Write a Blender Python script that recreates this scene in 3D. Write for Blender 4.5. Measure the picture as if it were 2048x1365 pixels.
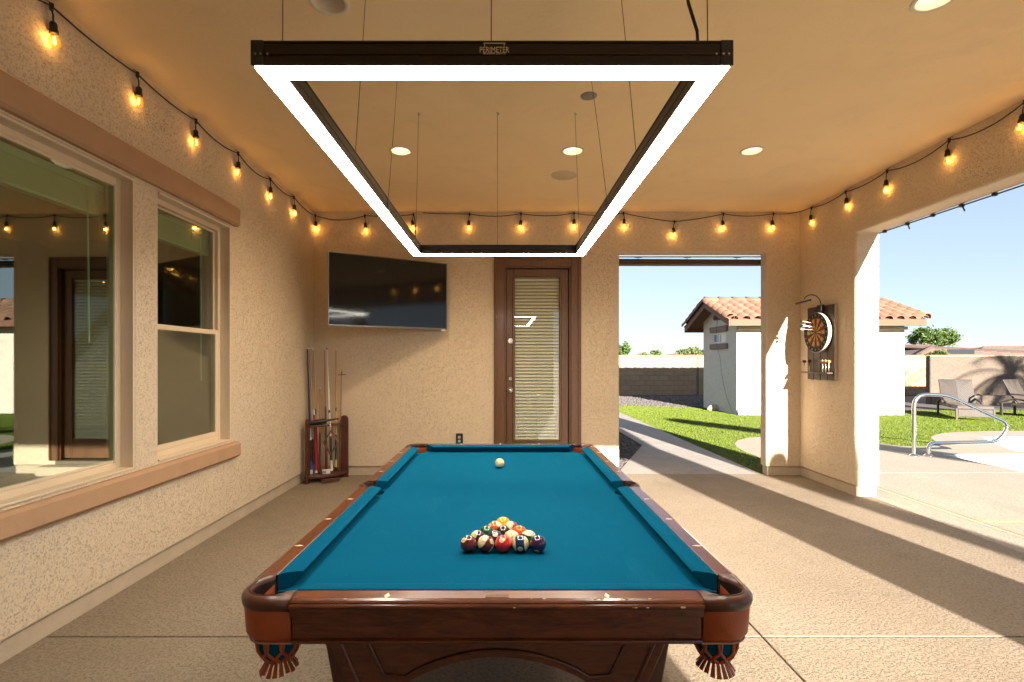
import bpy, bmesh, math, random
import numpy as np
from mathutils import Vector, Matrix, Quaternion
from mathutils.geometry import tessellate_polygon

random.seed(7)
R = math.radians
SC = bpy.context.scene
for _o in list(bpy.data.objects):
    bpy.data.objects.remove(_o)
COL = SC.collection

# ------------------------------------------------------------------ camera
CAM_H = 1.41
cd = bpy.data.cameras.new('camera')
cd.lens, cd.sensor_width = 18.0, 36.0
cd.shift_x, cd.shift_y = 20 / 2048, 40 / 2048
cd.clip_start, cd.clip_end = 0.05, 3000
cam = bpy.data.objects.new('camera', cd)
cam.location = (0, 0, CAM_H)
cam.rotation_euler = (R(90), 0, 0)
COL.objects.link(cam)
SC.camera = cam

# ------------------------------------------------------------------ sky, sun, exposure
SUN = Vector((-0.158, 1.0, -0.31)).normalized()          # the way the light travels
SUN_EL = math.asin(-SUN.z)
SUN_AZ = math.atan2(-SUN.x, -SUN.y)
w = bpy.data.worlds.new('World')
SC.world = w
w.use_nodes = True
wn = w.node_tree
sky = wn.nodes.new('ShaderNodeTexSky')
sky.sky_type = 'NISHITA'
sky.sun_disc = False
sky.sun_elevation = SUN_EL
sky.sun_rotation = SUN_AZ
sky.altitude = 350
sky.air_density, sky.dust_density, sky.ozone_density = 0.85, 0.08, 2.2
bg = wn.nodes['Background']
bg.inputs['Strength'].default_value = 0.085
gm_ = wn.nodes.new('ShaderNodeGamma')                  # soft shoulder: the photograph holds both sky and shade
gm_.inputs['Gamma'].default_value = .4
tn_ = wn.nodes.new('ShaderNodeMix'); tn_.data_type = 'RGBA'; tn_.blend_type = 'MULTIPLY'
tn_.inputs[0].default_value = 1; tn_.inputs[7].default_value = (.87, .92, 1.0, 1)
wn.links.new(sky.outputs[0], gm_.inputs[0]); wn.links.new(gm_.outputs[0], tn_.inputs[6]); wn.links.new(tn_.outputs[2], bg.inputs[0])
sd = bpy.data.lights.new('sun', 'SUN')
sd.energy, sd.angle, sd.color = 4.6, R(0.55), (1.0, 0.90, 0.78)
so = bpy.data.objects.new('sun', sd)
so.rotation_euler = SUN.to_track_quat('-Z', 'Y').to_euler()
so.location = (8, -20, 14)
COL.objects.link(so)
vs = SC.view_settings
vs.view_transform, vs.look, vs.gamma, vs.use_curve_mapping = 'Standard', 'None', 1.0, False
vs.exposure = 2.66
SC.render.engine = 'CYCLES'
cy = SC.cycles
cy.use_denoising = True
cy.max_bounces, cy.diffuse_bounces, cy.glossy_bounces = 10, 6, 4
cy.transmission_bounces, cy.transparent_max_bounces = 6, 16
cy.sample_clamp_indirect = 6.0
cy.caustics_reflective = cy.caustics_refractive = False
SPOT_W, BULB_W, LED_L = 31.0, 0.10, 11.5

# ------------------------------------------------------------------ node helpers
def new_mat(name):
    m = bpy.data.materials.new(name)
    m.use_nodes = True
    nt = m.node_tree
    return m, nt, nt.nodes['Principled BSDF']

def N(nt, kind, **kw):
    n = nt.nodes.new(kind)
    for k, v in kw.items():
        if k in n.inputs:
            n.inputs[k].default_value = v
        else:
            setattr(n, k, v)
    return n

def coords(nt, world=False):
    if world:
        return nt.nodes.new('ShaderNodeNewGeometry').outputs['Position']
    return nt.nodes.new('ShaderNodeTexCoord').outputs['Object']

def rgba(c): return (c[0], c[1], c[2], 1.0)

def mixc(nt, fac, a, b):
    n = nt.nodes.new('ShaderNodeMix'); n.data_type = 'RGBA'
    for sock, v in ((n.inputs[0], fac), (n.inputs[6], a), (n.inputs[7], b)):
        if hasattr(v, 'links'): nt.links.new(v, sock)
        elif isinstance(v, (int, float)): sock.default_value = v
        else: sock.default_value = rgba(v)
    return n.outputs[2]

def ramp(nt, src, stops):
    n = nt.nodes.new('ShaderNodeValToRGB')
    e = n.color_ramp.elements
    e[0].position, e[0].color = stops[0][0], rgba((stops[0][1],) * 3)
    e[1].position, e[1].color = stops[1][0], rgba((stops[1][1],) * 3)
    for p, c in stops[2:]:
        x = e.new(p); x.color = rgba((c,) * 3)
    nt.links.new(src, n.inputs[0])
    return n.outputs[0]

def noise(nt, vec, scale, detail=3, rough=.55, dist=0):
    n = N(nt, 'ShaderNodeTexNoise', Scale=scale, Detail=detail, Roughness=rough, Distortion=dist)
    nt.links.new(vec, n.inputs['Vector'])
    return n.outputs['Fac']

def bump(nt, h, strength, dist, bsdf, prev=None):
    b = N(nt, 'ShaderNodeBump', Strength=strength, Distance=dist)
    nt.links.new(h, b.inputs['Height'])
    if prev is not None: nt.links.new(prev, b.inputs['Normal'])
    nt.links.new(b.outputs[0], bsdf.inputs['Normal'])
    return b.outputs[0]

def mat(name, col, rough=.5, metal=0, var=0.0, vscale=6, bmp=0, bscale=60, bdist=.002, spec=.5, coat=0, rnd=0.0, sheen=0, world=False):
    """plain procedural surface: colour broken up by noise, fine bump, optional per-object variation"""
    m, nt, b = new_mat(name)
    b.inputs['Roughness'].default_value = rough
    b.inputs['Metallic'].default_value = metal
    b.inputs['Specular IOR Level'].default_value = spec
    b.inputs['Coat Weight'].default_value = coat
    b.inputs['Coat Roughness'].default_value = .08
    b.inputs['Sheen Weight'].default_value = sheen
    c = coords(nt, world)
    out = None
    if var:
        f = ramp(nt, noise(nt, c, vscale, 5, .6), [(.3, 0), (.7, 1)])
        lo = tuple(x * (1 - var) for x in col); hi = tuple(min(1, x * (1 + var)) for x in col)
        out = mixc(nt, f, lo, hi)
    if rnd:
        oi = nt.nodes.new('ShaderNodeObjectInfo')
        hs = N(nt, 'ShaderNodeHueSaturation')
        mr = N(nt, 'ShaderNodeMapRange'); mr.inputs[3].default_value = 1 - rnd; mr.inputs[4].default_value = 1 + rnd
        nt.links.new(oi.outputs['Random'], mr.inputs[0]); nt.links.new(mr.outputs[0], hs.inputs['Value'])
        if out: nt.links.new(out, hs.inputs['Color'])
        else: hs.inputs['Color'].default_value = rgba(col)
        out = hs.outputs[0]
    if out: nt.links.new(out, b.inputs['Base Color'])
    else: b.inputs['Base Color'].default_value = rgba(col)
    if bmp: bump(nt, noise(nt, c, bscale, 3), bmp, bdist, b)
    return m

def stucco(name, col, scale=60, pit_shade=.62, strength=.7, dist=.006, world=True, worm=1.0):
    """sprayed stucco: flat knocked-down lace cut by thin worm-like pits"""
    m, nt, b = new_mat(name)
    b.inputs['Roughness'].default_value = .92
    b.inputs['Specular IOR Level'].default_value = .2
    c = coords(nt, world)
    def math_(op, a, v=None):
        n = N(nt, 'ShaderNodeMath', operation=op)
        for i_, x in enumerate((a, v)):
            if x is None: continue
            if hasattr(x, 'links'): nt.links.new(x, n.inputs[i_])
            else: n.inputs[i_].default_value = x
        return n.outputs[0]
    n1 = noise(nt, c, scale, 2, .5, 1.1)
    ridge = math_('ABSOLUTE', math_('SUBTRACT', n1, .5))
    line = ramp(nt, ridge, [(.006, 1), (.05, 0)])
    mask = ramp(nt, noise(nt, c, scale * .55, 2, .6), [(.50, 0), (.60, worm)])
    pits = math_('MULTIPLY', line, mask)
    lace = ramp(nt, noise(nt, c, scale * .8, 3, .6, .5), [(.35, 0), (.62, 1)])
    big = ramp(nt, noise(nt, c, .9, 4, .6), [(.3, 0), (.75, 1)])
    fine = ramp(nt, noise(nt, c, scale * 3.5, 3, .7), [(.3, 0), (.7, 1)])
    soil = ramp(nt, noise(nt, c, 2.3, 6, .7, .6), [(.50, 0), (.74, 1)])
    base = mixc(nt, big, tuple(x * .94 for x in col), tuple(min(1, x * 1.05) for x in col))
    base = mixc(nt, soil, base, tuple(x * k for x, k in zip(col, (.86, .85, .83))))
    base = mixc(nt, fine, tuple(x * .92 for x in col), base)
    nt.links.new(mixc(nt, pits, base, tuple(x * pit_shade for x in col)), b.inputs['Base Color'])  # shade inside the pits is painted into the colour, besides the bump
    h = math_('SUBTRACT', math_('MULTIPLY', lace, .35), pits)
    p = bump(nt, h, strength, dist, b)
    bump(nt, noise(nt, c, scale * 4, 3), .35, .0018, b, p)
    return m

def wood(name, dark, light, rough=.3, scale=(1, 14, 14), coat=.3, spec=.5):
    m, nt, b = new_mat(name)
    b.inputs['Roughness'].default_value = rough
    b.inputs['Coat Weight'].default_value = coat
    b.inputs['Coat Roughness'].default_value = .12
    b.inputs['Specular IOR Level'].default_value = spec
    c = coords(nt)
    mp = N(nt, 'ShaderNodeMapping'); mp.inputs['Scale'].default_value = scale
    nt.links.new(c, mp.inputs[0])
    g = noise(nt, mp.outputs[0], 3.0, 6, .65, 1.2)
    g2 = noise(nt, mp.outputs[0], 22, 3, .6)
    mx = N(nt, 'ShaderNodeMath', operation='MULTIPLY_ADD'); nt.links.new(g2, mx.inputs[0]); mx.inputs[1].default_value = .3
    nt.links.new(g, mx.inputs[2])
    f = ramp(nt, mx.outputs[0], [(.45, 0), (.85, 1)])
    nt.links.new(mixc(nt, f, dark, light), b.inputs['Base Color'])
    bump(nt, g2, .08, .001, b)
    return m

def emis(name, col, strength):
    m = bpy.data.materials.new(name); m.use_nodes = True
    nt = m.node_tree; nt.nodes.clear()
    e = N(nt, 'ShaderNodeEmission', Strength=strength); e.inputs[0].default_value = rgba(col)
    o = nt.nodes.new('ShaderNodeOutputMaterial'); nt.links.new(e.outputs[0], o.inputs[0])
    return m

def glass(name, tint, refl=1.0, rough=0.0, ior=1.5, emit=None, waves=0):
    m = bpy.data.materials.new(name); m.use_nodes = True
    nt = m.node_tree; nt.nodes.clear()
    t = nt.nodes.new('ShaderNodeBsdfTransparent'); t.inputs[0].default_value = rgba(tint)
    g = N(nt, 'ShaderNodeBsdfGlossy', Roughness=rough); g.inputs[0].default_value = (1, 1, 1, 1)
    fr = N(nt, 'ShaderNodeFresnel', IOR=ior)
    gm = nt.nodes.new('ShaderNodeNewGeometry')            # back faces see the same air-to-glass step
    mi_ = N(nt, 'ShaderNodeMapRange'); mi_.inputs[3].default_value = ior; mi_.inputs[4].default_value = 1 / ior
    nt.links.new(gm.outputs['Backfacing'], mi_.inputs[0]); nt.links.new(mi_.outputs[0], fr.inputs['IOR'])
    ml = N(nt, 'ShaderNodeMath', operation='MULTIPLY', use_clamp=True); ml.inputs[1].default_value = refl
    nt.links.new(fr.outputs[0], ml.inputs[0])
    mx = nt.nodes.new('ShaderNodeMixShader')
    nt.links.new(ml.outputs[0], mx.inputs[0]); nt.links.new(t.outputs[0], mx.inputs[1]); nt.links.new(g.outputs[0], mx.inputs[2])
    if waves:
        c = coords(nt, True)
        b = N(nt, 'ShaderNodeBump', Strength=.5, Distance=waves)
        nt.links.new(noise(nt, c, 5, 3, .5, .6), b.inputs['Height'])
        nt.links.new(b.outputs[0], g.inputs['Normal']); nt.links.new(b.outputs[0], fr.inputs['Normal'])
    out = mx.outputs[0]
    if emit:
        e = N(nt, 'ShaderNodeEmission', Strength=emit[1]); e.inputs[0].default_value = rgba(emit[0])
        ad = nt.nodes.new('ShaderNodeAddShader'); nt.links.new(out, ad.inputs[0]); nt.links.new(e.outputs[0], ad.inputs[1]); out = ad.outputs[0]
    o = nt.nodes.new('ShaderNodeOutputMaterial'); nt.links.new(out, o.inputs[0])
    return m

# ------------------------------------------------------------------ mesh helpers
OFF = {}

class MB:
    def __init__(s): s.v, s.f, s.m, s.s = [], [], [], []
    def add(s, v, f, mi=0, smooth=False, M=None):
        o = len(s.v)
        if M is not None: v = [M @ Vector(p) for p in v]
        s.v += [tuple(p) for p in v]
        s.f += [tuple(i + o for i in q) for q in f]
        s.m += [mi] * len(f); s.s += [smooth] * len(f)
        return s
    def box(s, x0, y0, z0, x1, y1, z1, b=0, mi=0, M=None):
        x0, x1 = min(x0, x1), max(x0, x1); y0, y1 = min(y0, y1), max(y0, y1); z0, z1 = min(z0, z1), max(z0, z1)
        c = Vector(((x0 + x1) / 2, (y0 + y1) / 2, (z0 + z1) / 2)); h = Vector(((x1 - x0) / 2, (y1 - y0) / 2, (z1 - z0) / 2))
        b = min(b, min(h) * .9)
        if b <= 0:
            v = [(x, y, z) for x in (x0, x1) for y in (y0, y1) for z in (z0, z1)]
            f = [(0, 1, 3, 2), (4, 6, 7, 5), (0, 4, 5, 1), (2, 3, 7, 6), (0, 2, 6, 4), (1, 5, 7, 3)]
            return s.add(v, f, mi, False, M)
        idx, v = {}, []
        for sx in (-1, 1):
            for sy in (-1, 1):
                for sz in (-1, 1):
                    for a in range(3):
                        d = [h[k] - (0 if k == a else b) for k in range(3)]
                        idx[(sx, sy, sz, a)] = len(v)
                        v.append(c + Vector((sx * d[0], sy * d[1], sz * d[2])))
        S = (-1, 1); f = []
        for a in range(3):
            o1, o2 = [k for k in range(3) if k != a]
            for sa in S:
                q = []
                for s1, s2 in ((-1, -1), (1, -1), (1, 1), (-1, 1)):
                    k = [0, 0, 0]; k[a] = sa; k[o1] = s1; k[o2] = s2
                    q.append(idx[(k[0], k[1], k[2], a)])
                f.append(q)
        for a in range(3):
            o1, o2 = [k for k in range(3) if k != a]
            for s1 in S:
                for s2 in S:
                    k = [0, 0, 0]; k[o1] = s1; k[o2] = s2
                    A = list(k); A[a] = -1; B = list(k); B[a] = 1
                    f.append([idx[(*A, o1)], idx[(*B, o1)], idx[(*B, o2)], idx[(*A, o2)]])
        for sx in S:
            for sy in S:
                for sz in S: f.append([idx[(sx, sy, sz, 0)], idx[(sx, sy, sz, 1)], idx[(sx, sy, sz, 2)]])
        g = []
        for q in f:
            p = [v[i] for i in q]; n = (p[1] - p[0]).cross(p[2] - p[0]); m = sum(p, Vector()) / len(p)
            g.append(q if n.dot(m - c) > 0 else q[::-1])
        return s.add(v, g, mi, False, M)
    def cyl(s, p0, p1, r0, r1=None, n=12, caps=True, mi=0, smooth=True):
        r1 = r0 if r1 is None else r1
        p0, p1 = Vector(p0), Vector(p1); d = (p1 - p0).normalized()
        u = d.orthogonal().normalized(); t = d.cross(u)
        v = []
        for p, r in ((p0, r0), (p1, r1)):
            for i in range(n):
                a = 2 * math.pi * i / n
                v.append(p + (u * math.cos(a) + t * math.sin(a)) * r)
        f = [(i, (i + 1) % n, n + (i + 1) % n, n + i) for i in range(n)]
        s.add(v, f, mi, smooth)
        if caps:
            s.add(v[:n], [tuple(range(n))[::-1]], mi); s.add(v[n:], [tuple(range(n))], mi)
        return s
    def tube(s, pts, r, n=8, mi=0, closed=False, caps=True, M=None):
        pts = [Vector(p) for p in pts]; k = len(pts)
        rs = r if isinstance(r, (list, tuple)) else [r] * k
        v, f = [], []
        u = None
        for i, p in enumerate(pts):
            if closed: d = pts[(i + 1) % k] - pts[i - 1]
            else: d = pts[min(i + 1, k - 1)] - pts[max(i - 1, 0)]
            d = d.normalized() if d.length > 1e-9 else Vector((0, 0, 1))
            u = d.orthogonal().normalized() if u is None else (u - d * u.dot(d)).normalized()
            t = d.cross(u)
            for j in range(n):
                a = 2 * math.pi * j / n
                v.append(p + (u * math.cos(a) + t * math.sin(a)) * rs[i])
        for i in range(k if closed else k - 1):
            a, b = i * n, ((i + 1) % k) * n
            f += [(a + j, a + (j + 1) % n, b + (j + 1) % n, b + j) for j in range(n)]
        s.add(v, f, mi, True, M)
        if caps and not closed:
            s.add(v[:n], [tuple(range(n))[::-1]], mi, False, M); s.add(v[-n:], [tuple(range(n))], mi, False, M)
        return s
    def lathe(s, prof, n=24, c=(0, 0, 0), M=None, mi=0, smooth=True, a0=0, a1=2 * math.pi):
        full = abs(a1 - a0 - 2 * math.pi) < 1e-6
        c = Vector(c); k = len(prof); cols = n if full else n + 1
        v = [c + Vector((r * math.cos(a0 + (a1 - a0) * i / n), r * math.sin(a0 + (a1 - a0) * i / n), z)) for i in range(cols) for r, z in prof]
        f = []
        for i in range(n):
            j = (i + 1) % cols
            f += [(i * k + q, j * k + q, j * k + q + 1, i * k + q + 1) for q in range(k - 1)]
        return s.add(v, f, mi, smooth, M)
    def prism(s, poly, z0, z1, M=None, mi=0, smooth=False):
        n = len(poly)
        v = [(x, y, z0) for x, y in poly] + [(x, y, z1) for x, y in poly]
        f = [tuple(range(n))[::-1], tuple(range(n, 2 * n))] + [(i, (i + 1) % n, n + (i + 1) % n, n + i) for i in range(n)]
        return s.add(v, f, mi, smooth, M)
    def sheet(s, loops, z0, z1=None, mi=0):
        """flat polygon with holes; z1 gives it thickness (z0 bottom, z1 top)"""
        top = z0 if z1 is None else z1
        L3 = [[Vector((x, y, 0)) for x, y in lp] for lp in loops]
        flat = [p for lp in L3 for p in lp]
        tris = tessellate_polygon(L3)
        up = []
        for t in tris:
            a, b, c = (flat[i] for i in t)
            up.append(t if (b - a).cross(c - a).z > 0 else t[::-1])
        s.add([(p.x, p.y, top) for p in flat], up, mi)
        if z1 is not None:
            for lp in loops:
                n = len(lp)
                s.add([(x, y, z0) for x, y in lp] + [(x, y, z1) for x, y in lp], [(i, (i + 1) % n, n + (i + 1) % n, n + i) for i in range(n)], mi)
        return s
    def ball(s, c, r, nu=16, nv=10, mi=0, sc=(1, 1, 1)):
        c = Vector(c); v = [c + Vector((0, 0, r * sc[2]))]
        for i in range(1, nv):
            t = math.pi * i / nv
            v += [c + Vector((r * sc[0] * math.sin(t) * math.cos(2 * math.pi * j / nu), r * sc[1] * math.sin(t) * math.sin(2 * math.pi * j / nu), r * sc[2] * math.cos(t))) for j in range(nu)]
        v.append(c - Vector((0, 0, r * sc[2])))
        f = [(0, 1 + j, 1 + (j + 1) % nu) for j in range(nu)]
        for i in range(nv - 2):
            a, b = 1 + i * nu, 1 + (i + 1) * nu
            f += [(a + j, b + j, b + (j + 1) % nu, a + (j + 1) % nu) for j in range(nu)]
        e = len(v) - 1; a = 1 + (nv - 2) * nu
        f += [(e, a + (j + 1) % nu, a + j) for j in range(nu)]
        return s.add(v, f, mi, True)
    def grid_wall(s, us, vs_, solid, w0, w1, axis, mi=0):
        """wall of thickness w0..w1 cut on a grid; axis 'x' = wall plane spans Y,Z ; 'y' = spans X,Z"""
        P = (lambda u, v, w: (w, u, v)) if axis == 'x' else (lambda u, v, w: (u, w, v))
        nu, nv = len(us) - 1, len(vs_) - 1
        on = lambda i, j: 0 <= i < nu and 0 <= j < nv and solid((us[i] + us[i + 1]) / 2, (vs_[j] + vs_[j + 1]) / 2)
        for i in range(nu):
            for j in range(nv):
                if not on(i, j): continue
                a, b, c, d = us[i], us[i + 1], vs_[j], vs_[j + 1]
                for ww in (w0, w1):
                    s.add([P(a, c, ww), P(b, c, ww), P(b, d, ww), P(a, d, ww)], [(0, 1, 2, 3)], mi)
                if not on(i - 1, j): s.add([P(a, c, w0), P(a, d, w0), P(a, d, w1), P(a, c, w1)], [(0, 1, 2, 3)], mi)
                if not on(i + 1, j): s.add([P(b, c, w0), P(b, d, w0), P(b, d, w1), P(b, c, w1)], [(0, 1, 2, 3)], mi)
                if not on(i, j - 1): s.add([P(a, c, w0), P(b, c, w0), P(b, c, w1), P(a, c, w1)], [(0, 1, 2, 3)], mi)
                if not on(i, j + 1): s.add([P(a, d, w0), P(b, d, w0), P(b, d, w1), P(a, d, w1)], [(0, 1, 2, 3)], mi)
        return s
    def mesh(s, name, off=None, weld=False, fix=True):
        me = bpy.data.meshes.new(name)
        v = s.v if off is None else [(p[0] - off[0], p[1] - off[1], p[2] - off[2]) for p in s.v]
        me.from_pydata(v, [], s.f)
        me.polygons.foreach_set('material_index', s.m)
        me.polygons.foreach_set('use_smooth', s.s)
        if weld or fix:
            bm = bmesh.new(); bm.from_mesh(me)
            if weld: bmesh.ops.remove_doubles(bm, verts=bm.verts, dist=1e-5)
            if fix: bmesh.ops.recalc_face_normals(bm, faces=bm.faces)
            bm.to_mesh(me); bm.free()
        me.update()
        return me
    def build(s, name, m, parent=None, local=False, bevel=0, seg=2, weld=False, fix=True, kind=None):
        off = None if (parent is None or local) else OFF.get(parent.name, Vector())
        me = s.mesh(name, off, weld, fix)
        for x in (m if isinstance(m, (list, tuple)) else [m]): me.materials.append(x)
        o = link(name, me, parent)
        if parent is not None: OFF[o.name] = OFF.get(parent.name, Vector())
        if bevel:
            b = o.modifiers.new('bevel', 'BEVEL'); b.width, b.segments, b.limit_method, b.angle_limit = bevel, seg, 'ANGLE', R(40)
        if kind: o['kind'] = kind
        return o

def link(name, data, parent=None):
    o = bpy.data.objects.new(name, data); COL.objects.link(o)
    if parent is not None: o.parent = parent
    return o

def tag(o, label, cat, group=None):
    o['label'], o['category'] = label, cat
    if group: o['group'] = group
    return o

def thing(name, label, cat, loc=(0, 0, 0), rotz=0, group=None):
    o = link(name, None)
    o.location = loc; o.rotation_euler = (0, 0, rotz)
    OFF[o.name] = Vector(loc)
    o.empty_display_size = .1
    return tag(o, label, cat, group)

def struct(o): o['kind'] = 'structure'; return o

def dup(o, parent=None):
    c = o.copy(); COL.objects.link(c); c.parent = parent
    if o.name in OFF: OFF[c.name] = OFF[o.name]
    for ch in o.children: dup(ch, c)
    return c

def text(string, size, depth=.001, align='CENTER'):
    cu = bpy.data.curves.new('lettering', 'FONT')
    cu.body, cu.size, cu.extrude, cu.align_x, cu.align_y, cu.resolution_u = string, size, depth, align, 'CENTER', 3
    ob = bpy.data.objects.new('lettering', cu)
    me = bpy.data.meshes.new_from_object(ob)
    v = [tuple(p.co) for p in me.vertices]; f = [tuple(p.vertices) for p in me.polygons]
    bpy.data.objects.remove(ob); bpy.data.curves.remove(cu); bpy.data.meshes.remove(me)
    return v, f

def frame_M(origin, xdir, ydir):
    x = Vector(xdir).normalized(); y = Vector(ydir).normalized(); z = x.cross(y)
    return Matrix(((x.x, y.x, z.x, origin[0]), (x.y, y.y, z.y, origin[1]), (x.z, y.z, z.z, origin[2]), (0, 0, 0, 1)))

def sag(a, b, drop, n=8):
    a, b = Vector(a), Vector(b)
    return [a.lerp(b, i / n) - Vector((0, 0, drop * 4 * (i / n) * (1 - i / n))) for i in range(n + 1)]

def arc(cx, cy, r, a0, a1, n):
    return [(cx + r * math.cos(R(a0 + (a1 - a0) * i / n)), cy + r * math.sin(R(a0 + (a1 - a0) * i / n))) for i in range(n + 1)]

# ------------------------------------------------------------------ materials
M = {}
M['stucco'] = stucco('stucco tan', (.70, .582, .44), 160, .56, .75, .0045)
M['stucco_pale'] = stucco('stucco pale', (.60, .52, .42), 50)
M['stucco_fence'] = stucco('stucco pebble', (.125, .10, .08), 38, .75, .6, .01)
M['ceiling'] = stucco('ceiling plaster', (.86, .665, .40), 60, .95, .35, .003, worm=.4)
M['trim'] = mat('trim stucco', (.42, .265, .16), .9, var=.06, bmp=.35, bscale=160, bdist=.003, spec=.2)
M['stem'] = mat('painted stem wall', (.46, .38, .29), .85, var=.08, bmp=.25, bscale=70, bdist=.004, spec=.2)
M['vinyl'] = mat('tan vinyl', (.66, .54, .39), .45, var=.03)
M['pane'] = glass('window glass', (.68, .83, .69), 2.9)
M['doorpane'] = glass('door glass', (.93, .95, .92), 1.1)
M['blind'] = mat('blind slat', (.80, .785, .73), .5, var=.03)
M['doorwood'] = wood('stained door', (.085, .036, .014), (.16, .072, .03), .42, (14, 14, 1), .25)
M['nickel'] = mat('satin nickel', (.62, .56, .48), .28, 1)
M['black'] = mat('black plastic', (.012, .012, .013), .45)
M['rubber'] = mat('black rubber', (.015, .014, .013), .7)
M['white'] = mat('white plastic', (.72, .70, .66), .45)
M['anod'] = mat('bronze anodised aluminium', (.035, .026, .018), .42, .6, bmp=.1, bscale=400, bdist=.0005)
M['led'] = emis('led diffuser', (1.0, .93, .80), LED_L)
M['canlit'] = emis('lit lamp lens', (1.0, .86, .60), 1.7)
M['canoff'] = mat('unlit lamp lens', (.45, .40, .33), .4)
M['cantrim'] = mat('white lamp trim', (.66, .58, .45), .5)
M['grille'] = mat('speaker grille', (.58, .46, .29), .7, bmp=.6, bscale=500, bdist=.001)
M['coverplate'] = mat('grey cover plate', (.22, .19, .16), .6)
M['bulb'] = glass('amber bulb glass', (1.0, .80, .42), 1.0, emit=((1.0, .32, .03), .06))
M['filament'] = emis('glowing filament', (1.0, .62, .20), 2.2)
M['wire'] = mat('steel wire', (.10, .08, .06), .5, .5)
def concrete(name, a, b, scale=55, bmp=.5, bdist=.004, rough=.85, patch=1.1):
    m, nt, bs = new_mat(name)
    bs.inputs['Roughness'].default_value = rough
    bs.inputs['Specular IOR Level'].default_value = .3
    c = coords(nt, True)
    f1 = ramp(nt, noise(nt, c, patch, 6, .65, .3), [(.3, 0), (.72, 1)])
    f2 = ramp(nt, noise(nt, c, scale, 3, .6, .6), [(.36, 0), (.55, 1)])
    base = mixc(nt, f1, a, b)
    st1 = ramp(nt, noise(nt, c, .55, 7, .72, .8), [(.52, 1), (.66, .80)])
    st2 = ramp(nt, noise(nt, c, 3.1, 5, .7, .5), [(.56, 1), (.72, .86)])
    ms = nt.nodes.new('ShaderNodeMix'); ms.data_type = 'RGBA'; ms.blend_type = 'MULTIPLY'; ms.inputs[0].default_value = 1
    nt.links.new(base, ms.inputs[6]); nt.links.new(st1, ms.inputs[7])
    ms2 = nt.nodes.new('ShaderNodeMix'); ms2.data_type = 'RGBA'; ms2.blend_type = 'MULTIPLY'; ms2.inputs[0].default_value = 1
    nt.links.new(ms.outputs[2], ms2.inputs[6]); nt.links.new(st2, ms2.inputs[7])
    base = ms2.outputs[2]
    dk = mixc(nt, f2, tuple(x * .72 for x in a), base)
    nt.links.new(dk, bs.inputs['Base Color'])
    p = bump(nt, f2, bmp, bdist, bs)
    bump(nt, noise(nt, c, scale * 4, 2), .3, .0015, bs, p)
    return m

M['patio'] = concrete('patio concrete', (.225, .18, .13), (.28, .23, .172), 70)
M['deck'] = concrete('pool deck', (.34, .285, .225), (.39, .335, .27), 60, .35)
M['walk'] = concrete('grey walkway', (.29, .265, .24), (.36, .33, .295), 120, .12, .002, patch=2.2)
M['filler'] = mat('joint filler', (.10, .075, .05), .95)
M['sealant'] = mat('pale joint sealant', (.62, .55, .46), .8)
M['dirt'] = mat('desert soil', (.30, .23, .16), .95, var=.2, vscale=.7)
M['plaster'] = mat('pool plaster', (.66, .72, .72), .7, var=.05)
M['poolfloor'] = mat('blue pool floor', (.10, .26, .33), .7, var=.2, vscale=3)
M['water'] = glass('pool water', (.42, .74, .84), 1.2, .02, 1.33, waves=.09)

def turf_mat(name, a, b):
    m, nt, bs = new_mat(name)
    bs.inputs['Roughness'].default_value = .75
    bs.inputs['Specular IOR Level'].default_value = .25
    c = coords(nt, True)
    f = ramp(nt, noise(nt, c, 1.6, 5, .7), [(.3, 0), (.7, 1)])
    g = ramp(nt, noise(nt, c, 150, 2, .6), [(.3, 0), (.7, 1)])
    col = mixc(nt, g, tuple(x * .7 for x in a), mixc(nt, f, a, b))
    nt.links.new(col, bs.inputs['Base Color'])
    bump(nt, noise(nt, c, 120, 2), .3, .004, bs)
    return m

M['turf'] = turf_mat('turf backing', (.07, .105, .014), (.11, .14, .022))
mb_, nt_, bs_ = new_mat('turf blade')
bs_.inputs['Roughness'].default_value = .75
bs_.inputs['Specular IOR Level'].default_value = .12
f_ = ramp(nt_, noise(nt_, coords(nt_, True), 9, 4, .7), [(.3, 0), (.7, 1)])
nt_.links.new(mixc(nt_, f_, (.075, .125, .014), (.145, .175, .03)), bs_.inputs['Base Color'])
M['blade'] = mb_
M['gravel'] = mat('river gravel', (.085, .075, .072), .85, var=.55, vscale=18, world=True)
M['block'] = mat('tan concrete block', (.34, .232, .135), .9, var=.10, bmp=.5, bscale=90, bdist=.004, rnd=.07)
M['mortar'] = mat('mortar', (.29, .215, .15), .95)
M['fascia'] = mat('terracotta fascia', (.115, .045, .024), .65, var=.06)
M['soffit'] = mat('brown soffit', (.16, .085, .055), .8)
M['tile'] = mat('clay roof tile', (.165, .085, .054), .8, var=.14, vscale=5, bmp=.3, bscale=40, bdist=.004, rnd=.16)
M['shedwall'] = stucco('shed stucco', (.62, .58, .52), 26, .75, .5, .008)
M['brownroof'] = mat('far tile roof', (.085, .058, .046), .85, var=.25, vscale=3)
M['farwall'] = mat('far house wall', (.20, .15, .105), .9)
M['leaf'] = mat('bright foliage', (.048, .088, .013), .6, var=.45, vscale=2.2, world=True)
M['leafpale'] = mat('pale foliage', (.075, .10, .026), .6, var=.4, vscale=2.2, world=True)
M['bark'] = mat('bark', (.12, .08, .05), .9, var=.3, vscale=12)
M['boulder'] = mat('boulder', (.20, .15, .125), .9, var=.4, vscale=5, bmp=.6, bscale=14, bdist=.03)
M['palerock'] = mat('pale rock', (.50, .38, .30), .9, var=.25, vscale=6, bmp=.5, bscale=20, bdist=.02)
M['stainless'] = mat('stainless steel', (.66, .65, .62), .16, 1)
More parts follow.
